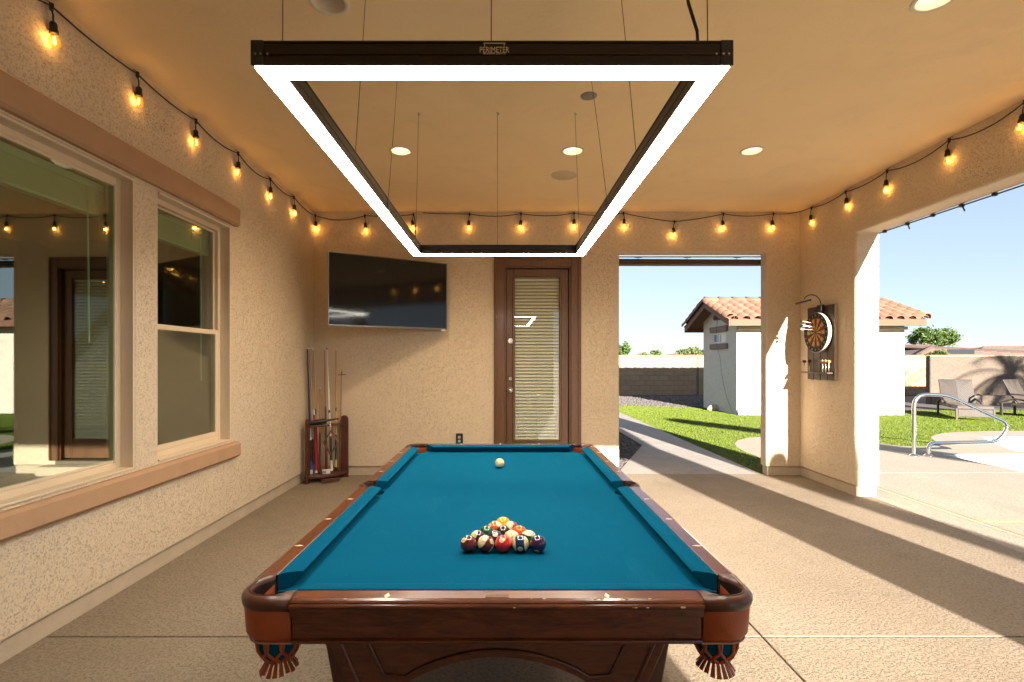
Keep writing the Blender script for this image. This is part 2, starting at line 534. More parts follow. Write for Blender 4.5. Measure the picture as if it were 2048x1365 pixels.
M['wicker'] = mat('grey brown wicker', (.062, .050, .041), .6, var=.35, vscale=70, bmp=.6, bscale=120, bdist=.004)
M['wickerdark'] = mat('dark frame', (.02, .017, .015), .5)

# ================================================================== GROUND
B1 = [(6.65, 6.47), (12, 6.47), (12, 7.76), (6.65, 7.76)]
B2 = [(8.05, 8.0), (14, 8.0), (14, 9.54), (8.95, 9.54), (8.47, 8.85)]
g = MB(); g.sheet([[(-900, -500), (900, -500), (900, 1400), (-900, 1400)], B1[::-1], B2[::-1]], -.07)
struct(g.build('ground', M['dirt'], fix=False))

# patio floor: four slabs over joint filler
pf = MB().box(-2.6, -1.9, -.06, 3.822, 6.4, -.014).build('patio_floor', M['filler'])
struct(pf)
for x0, x1 in ((-2.6, 1.327), (1.337, 3.82)):
    for y0, y1 in ((-1.9, 2.615), (2.625, 6.395)):
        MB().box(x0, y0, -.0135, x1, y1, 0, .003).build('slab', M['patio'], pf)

# walkway to the side yard
pw = MB().sheet([[(1.45, 6.42), (3.245, 6.42), (3.245, 22), (2.36, 22), (2.36, 8.6), (1.5, 6.55)]], -.06, -.014).build('walkway', M['filler'])
struct(pw)
MB().sheet([[(1.50, 6.403), (3.245, 6.403), (3.245, 8.595), (2.355, 8.595), (1.50, 6.56)]], -.0135, -.002).build('slab', M['walk'], pw)
for i in range(6):
    MB().sheet([[(2.355, 8.603 + i * 2.2), (3.245, 8.603 + i * 2.2), (3.245, 10.795 + i * 2.2), (2.355, 10.795 + i * 2.2)]], -.0135, -.002).build('slab', M['walk'], pw)

# pool deck in slabs, with lobes towards the lawn
LOBE = [(22, 10.4), (10.55, 10.36), (9.8, 10.33), (9.09, 10.22), (8.6, 10.0), (8.34, 9.82), (8.05, 9.6), (7.83, 9.34), (7.62, 9.0), (7.46, 8.72), (7.3, 8.54),
        (7.0, 8.46), (6.78, 8.47), (6.62, 8.53), (6.48, 8.76), (6.3, 9.02), (6.05, 9.27), (5.72, 9.47), (5.3, 9.59), (4.88, 9.56), (4.5, 9.4), (4.2, 9.12), (3.99, 8.78), (3.86, 8.42), (3.785, 8.02), (3.77, 7.5)]
dk = MB().sheet([[(3.84, -7.9), (21.9, -7.9), (21.9, 10.3), (10.5, 10.26), (9.2, 10.1), (8.4, 9.7), (8, 9.3), (7.5, 8.5), (6.5, 8.4), (6, 9.1), (5, 9.4), (4.1, 8.7), (3.85, 7.5)],
                 [(x, y) for x, y in B1[::-1]], [(x, y) for x, y in B2[::-1]]], -.055, -.014).build('pool_deck', M['sealant'], fix=False)
struct(dk)
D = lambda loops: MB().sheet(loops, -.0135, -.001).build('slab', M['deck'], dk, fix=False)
D([[(3.83, -8), (4.135, -8), (4.135, 6.455), (3.83, 6.455)]])
D([[(4.215, -8), (22, -8), (22, 4.495), (4.215, 4.495)]])
D([[(4.215, 4.507), (22, 4.507), (22, 6.462), (4.215, 6.462)]])
D([[(3.77, 6.472), (6.65, 6.472), (6.65, 7.76), (12, 7.76), (12, 6.472), (22, 6.472)] + LOBE, B2[::-1]])
D([[(-2.6, -8), (3.82, -8), (3.82, -1.91), (-2.6, -1.91)]])
# strip drain between patio and deck
dr = MB().box(4.14, -8, -.06, 4.21, 6.455, -.012)
for i in range(260):
    y = -2 + i * .0325
    dr.box(4.145, y, -.0115, 4.205, y + .021, -.002)
dr.box(4.1365, -8, -.0115, 4.144, 6.455, 0).box(4.206, -8, -.0115, 4.2135, 6.455, 0)
tag(dr.build('channel_drain', mat('pink drain grate', (.36, .21, .14), .7)), 'long narrow pinkish slotted channel drain set along the pool deck', 'drain')

# pool basins and water
for nm, P in (('pool_shell', B1), ('spa_shell', B2)):
    m = MB(); n = len(P)
    cx = sum(p[0] for p in P) / n; cyy = sum(p[1] for p in P) / n
    Q = [(cx + (x - cx) * .998, cyy + (y - cyy) * .994) for x, y in P]
    m.add([(x, y, -.004) for x, y in Q] + [(x, y, -1.3) for x, y in Q], [((i + 1) % n, i, n + i, n + (i + 1) % n) for i in range(n)])
    m.add([(x, y, -1.3) for x, y in Q], [tuple(range(n))], 1)
    struct(m.build(nm, [M['plaster'], M['poolfloor']], fix=False))
for P in (B1, B2):
    cx = sum(p[0] for p in P) / len(P); cyy = sum(p[1] for p in P) / len(P)
    struct(MB().sheet([[(cx + (x - cx) * .997, cyy + (y - cyy) * .992) for x, y in P]], -.13).build('pool_water', M['water'], fix=False))
# float lying at the pool edge
fl = thing('pool_skimmer_float', 'small dark float sitting at the corner of the far pool basin', 'float', (8.52, 8.9, -.12))
MB().ball((8.52, 8.9, -.07), .05, 10, 6).build('float_body', M['wickerdark'], fl)
MB().cyl((8.56, 8.92, -.05), (8.57, 8.92, .11), .016).build('float_stem', mat('grey plastic', (.25, .25, .24), .6), fl)

# lawn: backing sheet and blades
LAWN = [(3.25, 6.455), (3.765, 6.455), (3.765, 7.5)] + LOBE[::-1][1:-1] + [(22, 10.42), (22, 14.6), (10.45, 14.7), (10.45, 15.4), (6.0, 15.62), (4.6, 15.95), (3.25, 16.1)]
struct(MB().sheet([LAWN], -.03, -.006).build('lawn', M['turf'], fix=False))

def in_poly(px, py, poly):
    c = np.zeros(len(px), bool); j = len(poly) - 1
    for i in range(len(poly)):
        xi, yi = poly[i]; xj, yj = poly[j]
        if yi != yj:
            c ^= ((yi > py) != (yj > py)) & (px < (xj - xi) * (py - yi) / (yj - yi) + xi)
        j = i
    return c

rng = np.random.default_rng(3)
def blades(poly, n, y_lo, y_hi, x_lo, x_hi, hgt, wid, name, label_mat, z=-.006):
    x = rng.uniform(x_lo, x_hi, n); y = y_lo + (y_hi - y_lo) * rng.random(n) ** 1.35
    k = in_poly(x, y, poly); x, y = x[k], y[k]; n = len(x)
    a = rng.uniform(0, 2 * np.pi, n); h = hgt * rng.uniform(.6, 1.25, n); wd = wid * (1 + (y - y_lo) * .11)
    lean = rng.normal(0, .35, (n, 2)) * h[:, None]
    v = np.zeros((n, 3, 3))
    v[:, 0] = np.stack([x - np.cos(a) * wd, y - np.sin(a) * wd, np.full(n, z)], 1)
    v[:, 1] = np.stack([x + np.cos(a) * wd, y + np.sin(a) * wd, np.full(n, z)], 1)
    v[:, 2] = np.stack([x + lean[:, 0], y + lean[:, 1], z + h], 1)
    me = bpy.data.meshes.new(name)
    me.from_pydata(v.reshape(-1, 3).tolist(), [], np.arange(3 * n).reshape(-1, 3).tolist())
    me.materials.append(label_mat)
    o = link(name, me); o['kind'] = 'stuff'
    return o
tag(blades(LAWN, 420000, 6.45, 16.1, 3.25, 17, .016, .0042, 'grass', M['blade']), 'bright green artificial turf blades covering the back lawn', 'grass')

# gravel beds
def rocks(polys, name, z=-.06):
    base = MB().ball((0, 0, 0), 1, 6, 4)
    bv = np.array(base.v); V, F, Mi = [], [], 0
    for poly, n, smin, smax, zz in polys:
        xs = [p[0] for p in poly]; ys = [p[1] for p in poly]
        x = rng.uniform(min(xs), max(xs), n); y = rng.uniform(min(ys), max(ys), n)
        k = in_poly(x, y, poly); x, y = x[k], y[k]
        for px, py in zip(x, y):
            s = rng.uniform(smin, smax); sc = s * rng.uniform([.7, .7, .45], [1.3, 1.3, .85])
            t = rng.uniform(0, 6.28); q = bv * (1 + rng.normal(0, .12, bv.shape)) * sc
            q = np.stack([q[:, 0] * math.cos(t) - q[:, 1] * math.sin(t) + px, q[:, 0] * math.sin(t) + q[:, 1] * math.cos(t) + py, q[:, 2] + zz + s * .3], 1)
            V.append(q); F += [tuple(i + Mi for i in f) for f in base.f]; Mi += len(bv)
    me = bpy.data.meshes.new(name); me.from_pydata(np.concatenate(V).tolist(), [], F); me.materials.append(M['gravel'])
    o = link(name, me); o['kind'] = 'stuff'; return o
bed = MB().sheet([[(1.43, 6.5), (2.35, 8.55), (2.35, 21.1), (1.43, 21.1)]], -.06, -.03)
bed.sheet([[(2.36, 22), (3.25, 22), (3.25, 16.1), (4.6, 15.95), (6.2, 15.6), (17, 15.6), (17, 21.2), (2.36, 21.2)]], -.06, -.025)
bed.sheet([[(10.6, 15), (24, 14.6), (24, 17), (10.6, 17)]], -.06, -.024)
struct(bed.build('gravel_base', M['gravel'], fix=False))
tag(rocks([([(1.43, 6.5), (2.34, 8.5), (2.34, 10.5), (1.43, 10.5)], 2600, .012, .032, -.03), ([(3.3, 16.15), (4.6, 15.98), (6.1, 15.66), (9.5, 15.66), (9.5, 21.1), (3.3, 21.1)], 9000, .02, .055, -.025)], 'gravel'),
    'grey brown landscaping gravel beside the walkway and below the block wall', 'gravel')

# ================================================================== PATIO BUILDING
CEIL, XL, XR, XRO, YB, YBO, YF, YFO, HDR = 3.246, -2.313, 3.667, 3.918, 6.30, 6.45, -1.60, -1.75, 2.74
STM = .106
# left wall with two windows
us = [YF + .01, 1.25, 3.22, 3.45, 4.36, YB + .01]
zs = [STM, .73, 2.555, CEIL + .012]
hole = lambda u, z: (.73 < z < 2.555) and (1.25 < u < 3.22 or 3.45 < u < 4.36)
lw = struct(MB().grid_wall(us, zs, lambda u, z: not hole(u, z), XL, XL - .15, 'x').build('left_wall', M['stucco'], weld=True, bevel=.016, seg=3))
MB().box(XL - .15, YF + .01, 0, XL - .018, YB + .012, STM - .002, .002).build('stem_wall', M['stem'], lw)
MB().box(XL - .02, 1.0, 2.572, XL + .045, 4.455, 2.737, .016).build('lintel', M['trim'], lw)
MB().box(XL - .02, 1.0, .585, XL + .05, 4.455, .715, .018).build('sill', M['trim'], lw)
# back wall with door opening and passage
us = [-2.5, .015, .862, 1.443, 3.253, XRO]
zs = [STM, 2.60, HDR, CEIL + .012]
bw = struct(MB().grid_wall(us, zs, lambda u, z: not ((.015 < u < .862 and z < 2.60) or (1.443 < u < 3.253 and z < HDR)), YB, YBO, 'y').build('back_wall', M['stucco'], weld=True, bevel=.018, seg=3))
for x0, x1 in ((-2.46, .0), (.875, 1.425), (3.272, XRO - .02)):
    MB().box(x0, YB + .018, 0, x1, YBO - .018, STM - .002, .002).build('stem_wall', M['stem'], bw)
# right wall: corner columns and header
us = [YF - .0, -.6, 5.31, YB + .012]
zs = [STM, HDR, CEIL + .012]
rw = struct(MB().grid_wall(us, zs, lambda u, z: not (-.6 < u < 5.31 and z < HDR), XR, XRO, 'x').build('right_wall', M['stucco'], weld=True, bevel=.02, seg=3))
for y0, y1 in ((YF + .012, -.62), (5.33, YB + .02)):
    MB().box(XR + .018, y0, 0, XRO - .02, y1, STM - .002, .002).build('stem_wall', M['stem'], rw)
# front wall behind the camera
us = [-2.5, 1.443, 3.253, XRO + .003]
zs = [STM, HDR + .09, CEIL + .012]
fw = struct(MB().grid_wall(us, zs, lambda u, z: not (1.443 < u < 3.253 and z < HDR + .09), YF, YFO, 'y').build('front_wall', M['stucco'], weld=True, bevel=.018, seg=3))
for x0, x1 in ((-2.46, 1.425), (3.272, XRO - .02)):
    MB().box(x0, YFO + .018, 0, x1, YF - .018, STM - .002, .002).build('stem_wall', M['stem'], fw)
# ceiling with holes for the recessed lamps, roof slab over it
CANS = [(-.885, 4.475, 1), (.618, 4.475, 1), (2.185, 4.475, 1), (-.885, 2.62, 0), (2.20, 2.60, 1)]
ring_ = lambda x, y, r, n=28: [(x + r * math.cos(2 * math.pi * i / n), y - r * math.sin(2 * math.pi * i / n)) for i in range(n)]
ce = MB().sheet([[(-2.45, -1.7), (3.9, -1.7), (3.9, 6.44), (-2.45, 6.44)]] + [ring_(x, y, .082) for x, y, _ in CANS], CEIL)
ce = struct(ce.build('ceiling', M['ceiling'], fix=False))
rf = MB().box(-6.2, YFO - .004, 3.40, XRO + .004, YBO + .004, 3.62, .01)
rf.box(-6.2, YFO - .004, 3.262, XRO + .004, YFO + .1, 3.40).box(XRO - .1, YFO + .1, 3.262, XRO + .004, YBO + .004, 3.40).box(-2.5, YBO - .1, 3.262, XRO - .1, YBO + .004, 3.40)
struct(rf.build('roof', M['stucco']))
# rooms behind the windows and behind the back wall
rm = MB()
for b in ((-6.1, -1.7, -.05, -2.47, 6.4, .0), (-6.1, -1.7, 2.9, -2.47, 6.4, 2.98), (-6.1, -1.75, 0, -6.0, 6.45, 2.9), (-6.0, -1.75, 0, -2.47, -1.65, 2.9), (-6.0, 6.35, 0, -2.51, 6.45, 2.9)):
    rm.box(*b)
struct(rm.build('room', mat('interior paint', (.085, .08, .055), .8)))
hb = MB().box(-6.2, 6.452, 0, 1.42, 6.60, 3.3).box(1.27, 6.60, 0, 1.42, 12, 3.3).box(-6.2, 11.85, 0, 1.27, 12, 3.3).box(-6.2, 6.452, 3.3, 1.45, 12.05, 3.45)
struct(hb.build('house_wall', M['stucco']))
# ================================================================== WINDOWS
def window(y0, y1, hung, label):
    xg = XL - .105                      # glass plane
    t = thing('window', label, 'window', (XL, y0, .73))
    z0, z1 = .732, 2.553
    y0 += .002; y1 -= .002
    fx0, fx1 = XL - .14, XL - .075
    fr = MB()
    for b in ((fx0, y0, z0, fx1, y0 + .048, z1), (fx0, y1 - .048, z0, fx1, y1, z1), (fx0, y0 + .048, z0, fx1, y1 - .048, z0 + .05), (fx0, y0 + .048, z1 - .05, fx1, y1 - .048, z1)):
        fr.box(*b, b=.005)
    # thin outer flange towards the stucco
    for b in ((fx1, y1 - .013, z0, XL + .004, y1, z1), (fx1, y0 + .003, z0, XL + .004, y1 - .013, z0 + .014), (fx1, y0 + .003, z1 - .014, XL + .004, y1 - .013, z1)):
        fr.box(*b, b=.002)
    fo = fr.build('frame', M['vinyl'], t)
    a, b_, c, d = y0 + .049, y1 - .049, z0 + .051, z1 - .051
    def sash(ya, yb, za, zb, xo, wdt=.03):
        s = MB()
        for q in ((xo - .02, ya, za, xo + .012, ya + wdt, zb), (xo - .02, yb - wdt, za, xo + .012, yb, zb), (xo - .02, ya + wdt, za, xo + .012, yb - wdt, za + wdt), (xo - .02, ya + wdt, zb - wdt, xo + .012, yb - wdt, zb)):
            s.box(*q, b=.004)
        so_ = s.build('sash', M['vinyl'], t)
        k_ = 0 if hung else .0135                      # big panes never sit dead square in their frame
        pa, pb, qa, qb = ya + wdt - .004, yb - wdt + .004, za + wdt - .004, zb - wdt + .004
        v = [(xo - .006 + e + s * k_, y, z) for e in (0, .006) for y, s in ((pa, -1), (pb, 1)) for z in (qa, qb)]
        MB().add(v, [(0, 1, 3, 2), (4, 6, 7, 5), (0, 4, 5, 1), (2, 3, 7, 6), (0, 2, 6, 4), (1, 5, 7, 3)]).build('pane', M['pane'], so_)
    if hung:
        zm = 1.64
        sash(a, b_, zm - .012, d, xg - .012, .016)
        sash(a, b_, c, zm + .028, xg + .018, .038)
    else:
        sash(a, b_, c, d, xg + .018, .018)
    # raised blind inside, with cords and wand
    bl = MB().box(XL - .215, y0 + .03, 2.455, XL - .165, y1 - .03, 2.50, .004).build('blind', M['blind'], t)
    sl = MB()
    for k in range(17):
        z = 2.318 + k * .0078
        sl.box(XL - .215, y0 + .035, z, XL - .165, y1 - .035, z + .0045)
    sl.box(XL - .215, y0 + .035, 2.296, XL - .165, y1 - .035, 2.315, .003)
    sl.build('slat_stack', M['blind'], bl)
    for k in range(3):
        y = y0 + .12 + (y1 - y0 - .24) * k / 2
        MB().tube([(XL - .162, y, 2.46), (XL - .160, y + .01, 2.40), (XL - .161, y, 2.30)], .0022, 5).build('cord', M['blind'], bl)
    MB().tube([(XL - .155, y1 - .17, 2.44), (XL - .15, y1 - .165, 1.25 if hung else 1.52)], .0055, 6).build('wand', M['white'], bl)
    return t
window(1.25, 3.22, False, 'large fixed picture window reflecting the patio, at the far left end of the stucco wall')
window(3.45, 4.36, True, 'narrow double hung tan window with upper and lower sash, between picture window and corner')

# ================================================================== DOOR
t = thing('door', 'brown stained full glass patio door with closed blinds beside the passage', 'door', (.438, YB, 0))
dy = YB - .022
c = MB()
for b in ((-.10, dy, .17, .03, YB + .05, 2.705), (.847, dy, .17, .972, YB + .05, 2.705), (.03, dy, 2.575, .847, YB + .05, 2.705)):
    c.box(*b, b=.006)
for b in ((-.085, dy - .014, .17, -.06, dy + .004, 2.69), (.932, dy - .014, .17, .957, dy + .004, 2.69), (-.06, dy - .014, 2.665, .932, dy + .004, 2.69)):
    c.box(*b, b=.005)
c.build('casing', M['doorwood'], t)
j = MB().box(.0301, YB + .002, .12, .048, YB + .135, 2.574).box(.829, YB + .002, .12, .8469, YB + .135, 2.574).box(.0481, YB + .002, 2.556, .8289, YB + .135, 2.574)
j.build('jamb', M['doorwood'], t)
L0, L1, BZ, TZ = .052, .822, .19, 2.55
dl = MB()
fy0, fy1 = YB + .045, YB + .09
for b in ((L0, fy0, BZ, .148, fy1, TZ), (.718, fy0, BZ, L1, fy1, TZ), (.148, fy0, 2.44, .718, fy1, TZ), (.148, fy0, BZ, .718, fy1, .43)):
    dl.box(*b, b=.004)
dlo = dl.build('door_leaf', M['doorwood'], t)
mo = MB()
for b in ((.128, fy0 - .016, .41, .156, fy0 + .005, 2.46), (.710, fy0 - .016, .41, .738, fy0 + .005, 2.46), (.156, fy0 - .016, 2.434, .710, fy0 + .005, 2.46), (.156, fy0 - .016, .41, .710, fy0 + .005, .436)):
    mo.box(*b, b=.007)
mo.build('glazing_bead', M['doorwood'], dlo)
MB().box(.150, fy0 + .004, .43, .716, fy0 + .008, 2.44).build('pane', M['doorpane'], dlo)
bl = MB().box(.158, fy0 + .018, 2.405, .708, fy0 + .046, 2.436, .003).build('blind', M['blind'], t)
sm = MB()
rr = math.sin(R(48)) * .0235; hh = math.cos(R(48)) * .0235
sm.add([(.160, fy0 + .030 - hh, -rr), (.706, fy0 + .030 - hh, -rr), (.706, fy0 + .030 + hh, rr), (.160, fy0 + .030 + hh, rr),
        (.160, fy0 + .0315 - hh, -rr - .001), (.706, fy0 + .0315 - hh, -rr - .001), (.706, fy0 + .0315 + hh, rr - .001), (.160, fy0 + .0315 + hh, rr - .001)],
       [(0, 1, 2, 3), (7, 6, 5, 4), (0, 4, 5, 1), (2, 6, 7, 3)])
sl0 = None
for k in range(48):
    z = .455 + k * .0408
    if sl0 is None:
        sl0 = sm.build('slat', M['blind'], bl); OFFZ = OFF[sl0.name]; s_ = sl0
    else:
        s_ = sl0.copy(); COL.objects.link(s_); s_.parent = bl
    s_.location = (0, 0, z)
for x in (.20, .433, .665):
    MB().cyl((x, fy0 + .016, .44), (x, fy0 + .016, 2.41), .0014, n=5).build('ladder_cord', M['blind'], bl)
MB().cyl((.102, fy0 + .001, 1.66), (.102, fy0 - .022, 1.66), .034, .030, 20).build('deadbolt', M['nickel'], t)
MB().cyl((.102, fy0 + .001, 1.19), (.102, fy0 - .014, 1.19), .022, .019, 16).cyl((.102, fy0 - .014, 1.19), (.102, fy0 - .024, 1.19), .010, n=12).build('lock_cylinder', M['nickel'], t)
kb = MB().cyl((.102, fy0 + .001, 1.05), (.102, fy0 - .012, 1.05), .034, n=20).cyl((.102, fy0 - .012, 1.05), (.102, fy0 - .05, 1.05), .013, n=12)
kb.build('knob_rose', M['nickel'], t)
MB().ball((.102, fy0 - .062, 1.05), .029, 16, 10, sc=(1, .75, 1)).build('knob', M['nickel'], t)
MB().box(.0, YB - .03, .12, .876, YB + .12, .169, .004).build('threshold', mat('aluminium sill', (.20, .16, .12), .5, .6), t)
tag(MB().box(-.12, YB - .17, .0005, 1.0, YB + .0165, .118, .012).build('door_step', M['stem']), 'low painted concrete step under the brown patio door', 'step')

# ================================================================== TELEVISION on its swing arm
ang = math.atan2(.71, 1.194)
t = thing('television', 'large flat screen television angled on a wall arm in the corner above the cue rack', 'television', (-1.266, 5.845, 2.19), ang)
hw, hh = .695, .397
MB().box(-hw, 0, -hh, hw, .03, hh, .004).build('body', M['black'], t, local=True)
scr, nt, b = new_mat('television screen'); b.inputs['Base Color'].default_value = (.006, .006, .007, 1); b.inputs['Roughness'].default_value = .07; b.inputs['Specular IOR Level'].default_value = .35
MB().box(-hw + .008, -.0025, -hh + .014, hw - .008, .001, hh - .008).build('screen', scr, t, local=True)
M['tvedge'] = mat('television bezel', (.16, .15, .14), .3, .8)
bz = MB()
for q in ((-hw - .002, -.004, -hh, -hw + .007, .012, hh), (hw - .007, -.004, -hh, hw + .002, .012, hh), (-hw + .007, -.004, hh - .007, hw - .007, .012, hh + .001), (-hw + .007, -.004, -hh - .001, hw - .007, .012, -hh + .012)):
    bz.box(*q)
bz.build('bezel', M['tvedge'], t, local=True)
MB().box(hw - .075, -.002, -hh - .018, hw - .02, .02, -hh - .001, .003).build('sensor', M['white'], t, local=True)
inv = Matrix.Rotation(-ang, 4, 'Z')
pw_ = lambda p: inv @ (Vector(p) - Vector((-1.266, 5.845, 2.19)))
MB().box(-.25, .03, -.2, .25, .07, .2, .006).build('back_housing', M['black'], t, local=True)
MB().tube([pw_((-1.30, 5.93, 2.19)), pw_((-1.62, 6.10, 2.19)), pw_((-1.25, 6.27, 2.19))], .022, 8).build('swing_arm', M['black'], t, local=True)
MB().box(-.10, -.012, -.2, .10, .012, .2, .004, M=Matrix.Translation(pw_((-1.25, 6.286, 2.19))) @ inv).build('wall_plate', M['black'], t, local=True)

# wall socket behind the table
t = thing('wall_outlet', 'black outdoor power outlet on the back wall just above the table', 'outlet', (-.523, YB, .45))
MB().box(-.565, YB - .03, .385, -.481, YB + .002, .52, .006).build('cover', M['black'], t)
for z in (.429, .476):
    q = MB().cyl((-.523, YB - .029, z), (-.523, YB - .034, z), .0165, n=16)
    so_ = q.build('socket', mat('grey socket', (.45, .44, .42), .5), t)
    MB().box(-.531, YB - .0352, z - .006, -.528, YB - .0338, z + .006).box(-.518, YB - .0352, z - .006, -.515, YB - .0338, z + .006).build('slot', M['black'], so_)

# ================================================================== BILLIARD LAMP
LX, LW, LY0, LY1, LZ0, LZ1, BW = -.026, .628, 1.34, 3.76, 2.184, 2.246, .068
t = thing('billiard_lamp', 'long rectangular bronze billiard lamp frame with glowing white underside hung over the table', 'lamp', (LX, 2.55, LZ0))
def bar(axis, a0, a1, b0, b1):
    """hollow-look extrusion: two lips with a groove round the outside"""
    m = MB()
    zz = [(LZ0, LZ0 + .026), (LZ0 + .029, LZ1 - .004), (LZ1 - .003, LZ1 + .002)]
    for k, (za, zb) in enumerate(zz):
        i = 0 if k != 2 else -.0025
        if axis == 'x': m.box(a0 + i, b0 + i, za, a1 - i, b1 - i, zb, .0015)
        else: m.box(b0 + i, a0 + i, za, b1 - i, a1 - i, zb, .0015)
    i = .004
    if axis == 'x': m.box(a0 + i, b0 + i, LZ0 + .002, a1 - i, b1 - i, LZ1)
    else: m.box(b0 + i, a0 + i, LZ0 + .002, b1 - i, a1 - i, LZ1)
    return m
xl, xr = LX - LW, LX + LW
bars = [bar('x', xl, xr, LY0, LY0 + BW), bar('x', xl, xr, LY1 - BW, LY1), bar('y', LY0 + BW + .0005, LY1 - BW - .0005, xl, xl + BW), bar('y', LY0 + BW + .0005, LY1 - BW - .0005, xr - BW, xr)]
bo = [m.build('bar', M['anod'], t) for m in bars]
e = .0045
trap = [[(xl + e, LY0 + e), (xr - e, LY0 + e), (xr - BW + e, LY0 + BW - e), (xl + BW - e, LY0 + BW - e)],
        [(xl + BW - e, LY1 - BW + e), (xr - BW + e, LY1 - BW + e), (xr - e, LY1 - e), (xl + e, LY1 - e)],
        [(xl + e, LY0 + e + .002), (xl + BW - e, LY0 + BW + .001), (xl + BW - e, LY1 - BW - .001), (xl + e, LY1 - e - .002)],
        [(xr - BW + e, LY0 + BW + .001), (xr - e, LY0 + e + .002), (xr - e, LY1 - e - .002), (xr - BW + e, LY1 - BW - .001)]]
for p in trap:
    MB().prism(p, LZ0 - .0035, LZ0 - .0005).build('diffuser', M['led'], t)
for sx in (xl, xr):
    s = 1 if sx == xl else -1
    MB().box(sx - .003 * s, LY0 - .003, LZ0 - .001, sx + .03 * s, LY0 + .0, LZ1 + .003, .001).build('end_cap', M['black'], t)
    for k in (.010, .024, .042):
        MB().cyl((sx + s * k, LY0 - .0025, LZ0 + .0275), (sx + s * k, LY0 - .0055, LZ0 + .0275), .0028, n=8).build('screw', M['nickel'], t)
    for y in (2.62,):
        MB().box(sx + s * (BW - .002), y, LZ0 + .001, sx + s * (BW + .003), y + .06, LZ1 + .002, .001).build('joint_plate', M['black'], t)
M['print'] = mat('silver print', (.60, .50, .36), .5)
cx = LX + .006
for string, size, z in (('PERIMETER', .0215, LZ0 + .0395), ('BILLIARD LIGHTS', .0072, LZ0 + .0305)):
    v, f = text(string, size, .0004)
    mw = max(p[0] for p in v) - min(p[0] for p in v); wd = .077 if size > .01 else .058
    MB().add([(p[0] * wd / mw, p[1], p[2]) for p in v], f, M=frame_M((cx, LY0 - .0006, z), (1, 0, 0), (0, 0, 1))).build('lettering', M['print'], bo[0], fix=False)
lg = MB()
for q in ([(-.029, 0), (.029, 0), (.0283, -.0022), (-.0283, -.0022)], [(-.029, 0), (-.0268, 0), (-.0238, -.0078), (-.0258, -.0078)], [(.0268, 0), (.029, 0), (.0258, -.0078), (.0238, -.0078)]):
    lg.prism(q, 0, .0008, frame_M((cx, LY0 - .0002, LZ1 - .0035), (1, 0, 0), (0, 0, 1)))
lg.build('emblem', M['print'], bo[0])
# suspension wires up to ceiling hooks
for x0, y0, x1, y1 in ((-.587, LY0 + .03, -.587, LY0 + .03), (-.029, LY0 + .03, -.029, LY0 + .03), (.55, LY0 + .03, .548, LY0 + .05), (-.60, 2.09, -.602, 2.3), (-.60, 2.69, -.633, 3.13), (.548, 2.085, .516, 2.3),
                       (.548, 2.665, .532, 3.13), (-.632, LY1 - .03, -.616, 3.78), (-.033, LY1 - .03, -.033, 3.775), (.565, LY1 - .03, .539, 3.78)):
    a, b = Vector((x0, y0, LZ1 - .01)), Vector((x1, y1, CEIL - .012))
    wr = MB().tube([a, a.lerp(b, .5) + Vector((.002, 0, 0)), b], .0015, 5).build('wire', M['wire'], t)
    MB().tube([b + Vector((0, 0, -.012)), b + Vector((.010, 0, -.002)), b + Vector((.004, 0, .006)), b + Vector((-.006, 0, .002)), b + Vector((0, 0, .014))], .0018, 5).tube([b + Vector((0, 0, -.008)), b + Vector((.016, -.004, -.001))], .001, 4).build('hook', M['wire'], wr)
MB().tube([(xr - .075, LY0 + .035, LZ1 - .01), (xr - .078, LY0 + .035, LZ1 + .05), (xr - .10, LY0 + .04, LZ1 + .13), (xr - .115, LY0 + .06, LZ1 + .4), (xr - .09, LY0 + .1, CEIL - .05), (xr - .09, LY0 + .1, CEIL + .01)], .0045, 8).build('power_cord', M['rubber'], t)

# ================================================================== CEILING FIXTURES
CAN_LABEL = ['lit round recessed ceiling lamp seen inside the billiard lamp frame towards the television', 'lit round recessed ceiling lamp in front of the round speaker grille',
             'lit round recessed ceiling lamp nearest the dartboard side', 'unlit recessed ceiling lamp at the top edge left of the billiard lamp', 'lit recessed ceiling lamp cut by the top edge at upper right']
for i, (x, y, on) in enumerate(CANS):
    t = thing('recessed_lamp', CAN_LABEL[i], 'ceiling lamp', (x, y, CEIL), group='recessed ceiling lamps')
    MB().lathe([(.079, .012), (.079, -.001), (.083, -.005), (.099, -.0055), (.104, -.0015), (.104, .0005)], 32, (x, y, CEIL)).build('trim_ring', M['cantrim'], t)
    MB().lathe([(.079, .0), (.070, .03), (.062, .055)], 32, (x, y, CEIL)).build('reflector', M['cantrim'], t)
    MB().lathe([(.0001, .052), (.062, .054)], 32, (x, y, CEIL)).build('lens', M['canlit'] if on else M['canoff'], t)
    if on:
        ld = bpy.data.lights.new('recessed_light', 'SPOT'); ld.energy = SPOT_W * (1.1 if x < 1.5 else .35); ld.color = (1, .76, .46); ld.spot_size = R(150); ld.spot_blend = 1; ld.shadow_soft_size = .12
        lo = link('recessed_light', ld, t); lo.location = (0, 0, -.012)
cp = MB().lathe([(.0001, -.007), (.045, -.007), (.056, -.004), (.058, .001)], 28, (.60, 3.545, CEIL)).build('cover_plate', M['coverplate'])
tag(cp, 'small dark grey round blank cover plate on the ceiling inside the lamp frame', 'cover plate')
t = thing('ceiling_speaker', 'round flat tan speaker grille in the ceiling beyond the lit lamp', 'speaker', (.617, 5.06, CEIL))
MB().lathe([(.0001, -.006), (.118, -.006), (.122, -.004)], 36, (.617, 5.06, CEIL)).build('grille', M['grille'], t)
MB().lathe([(.1225, -.003), (.125, -.007), (.131, -.006), (.133, .001)], 36, (.617, 5.06, CEIL)).build('rim', M['cantrim'], t)

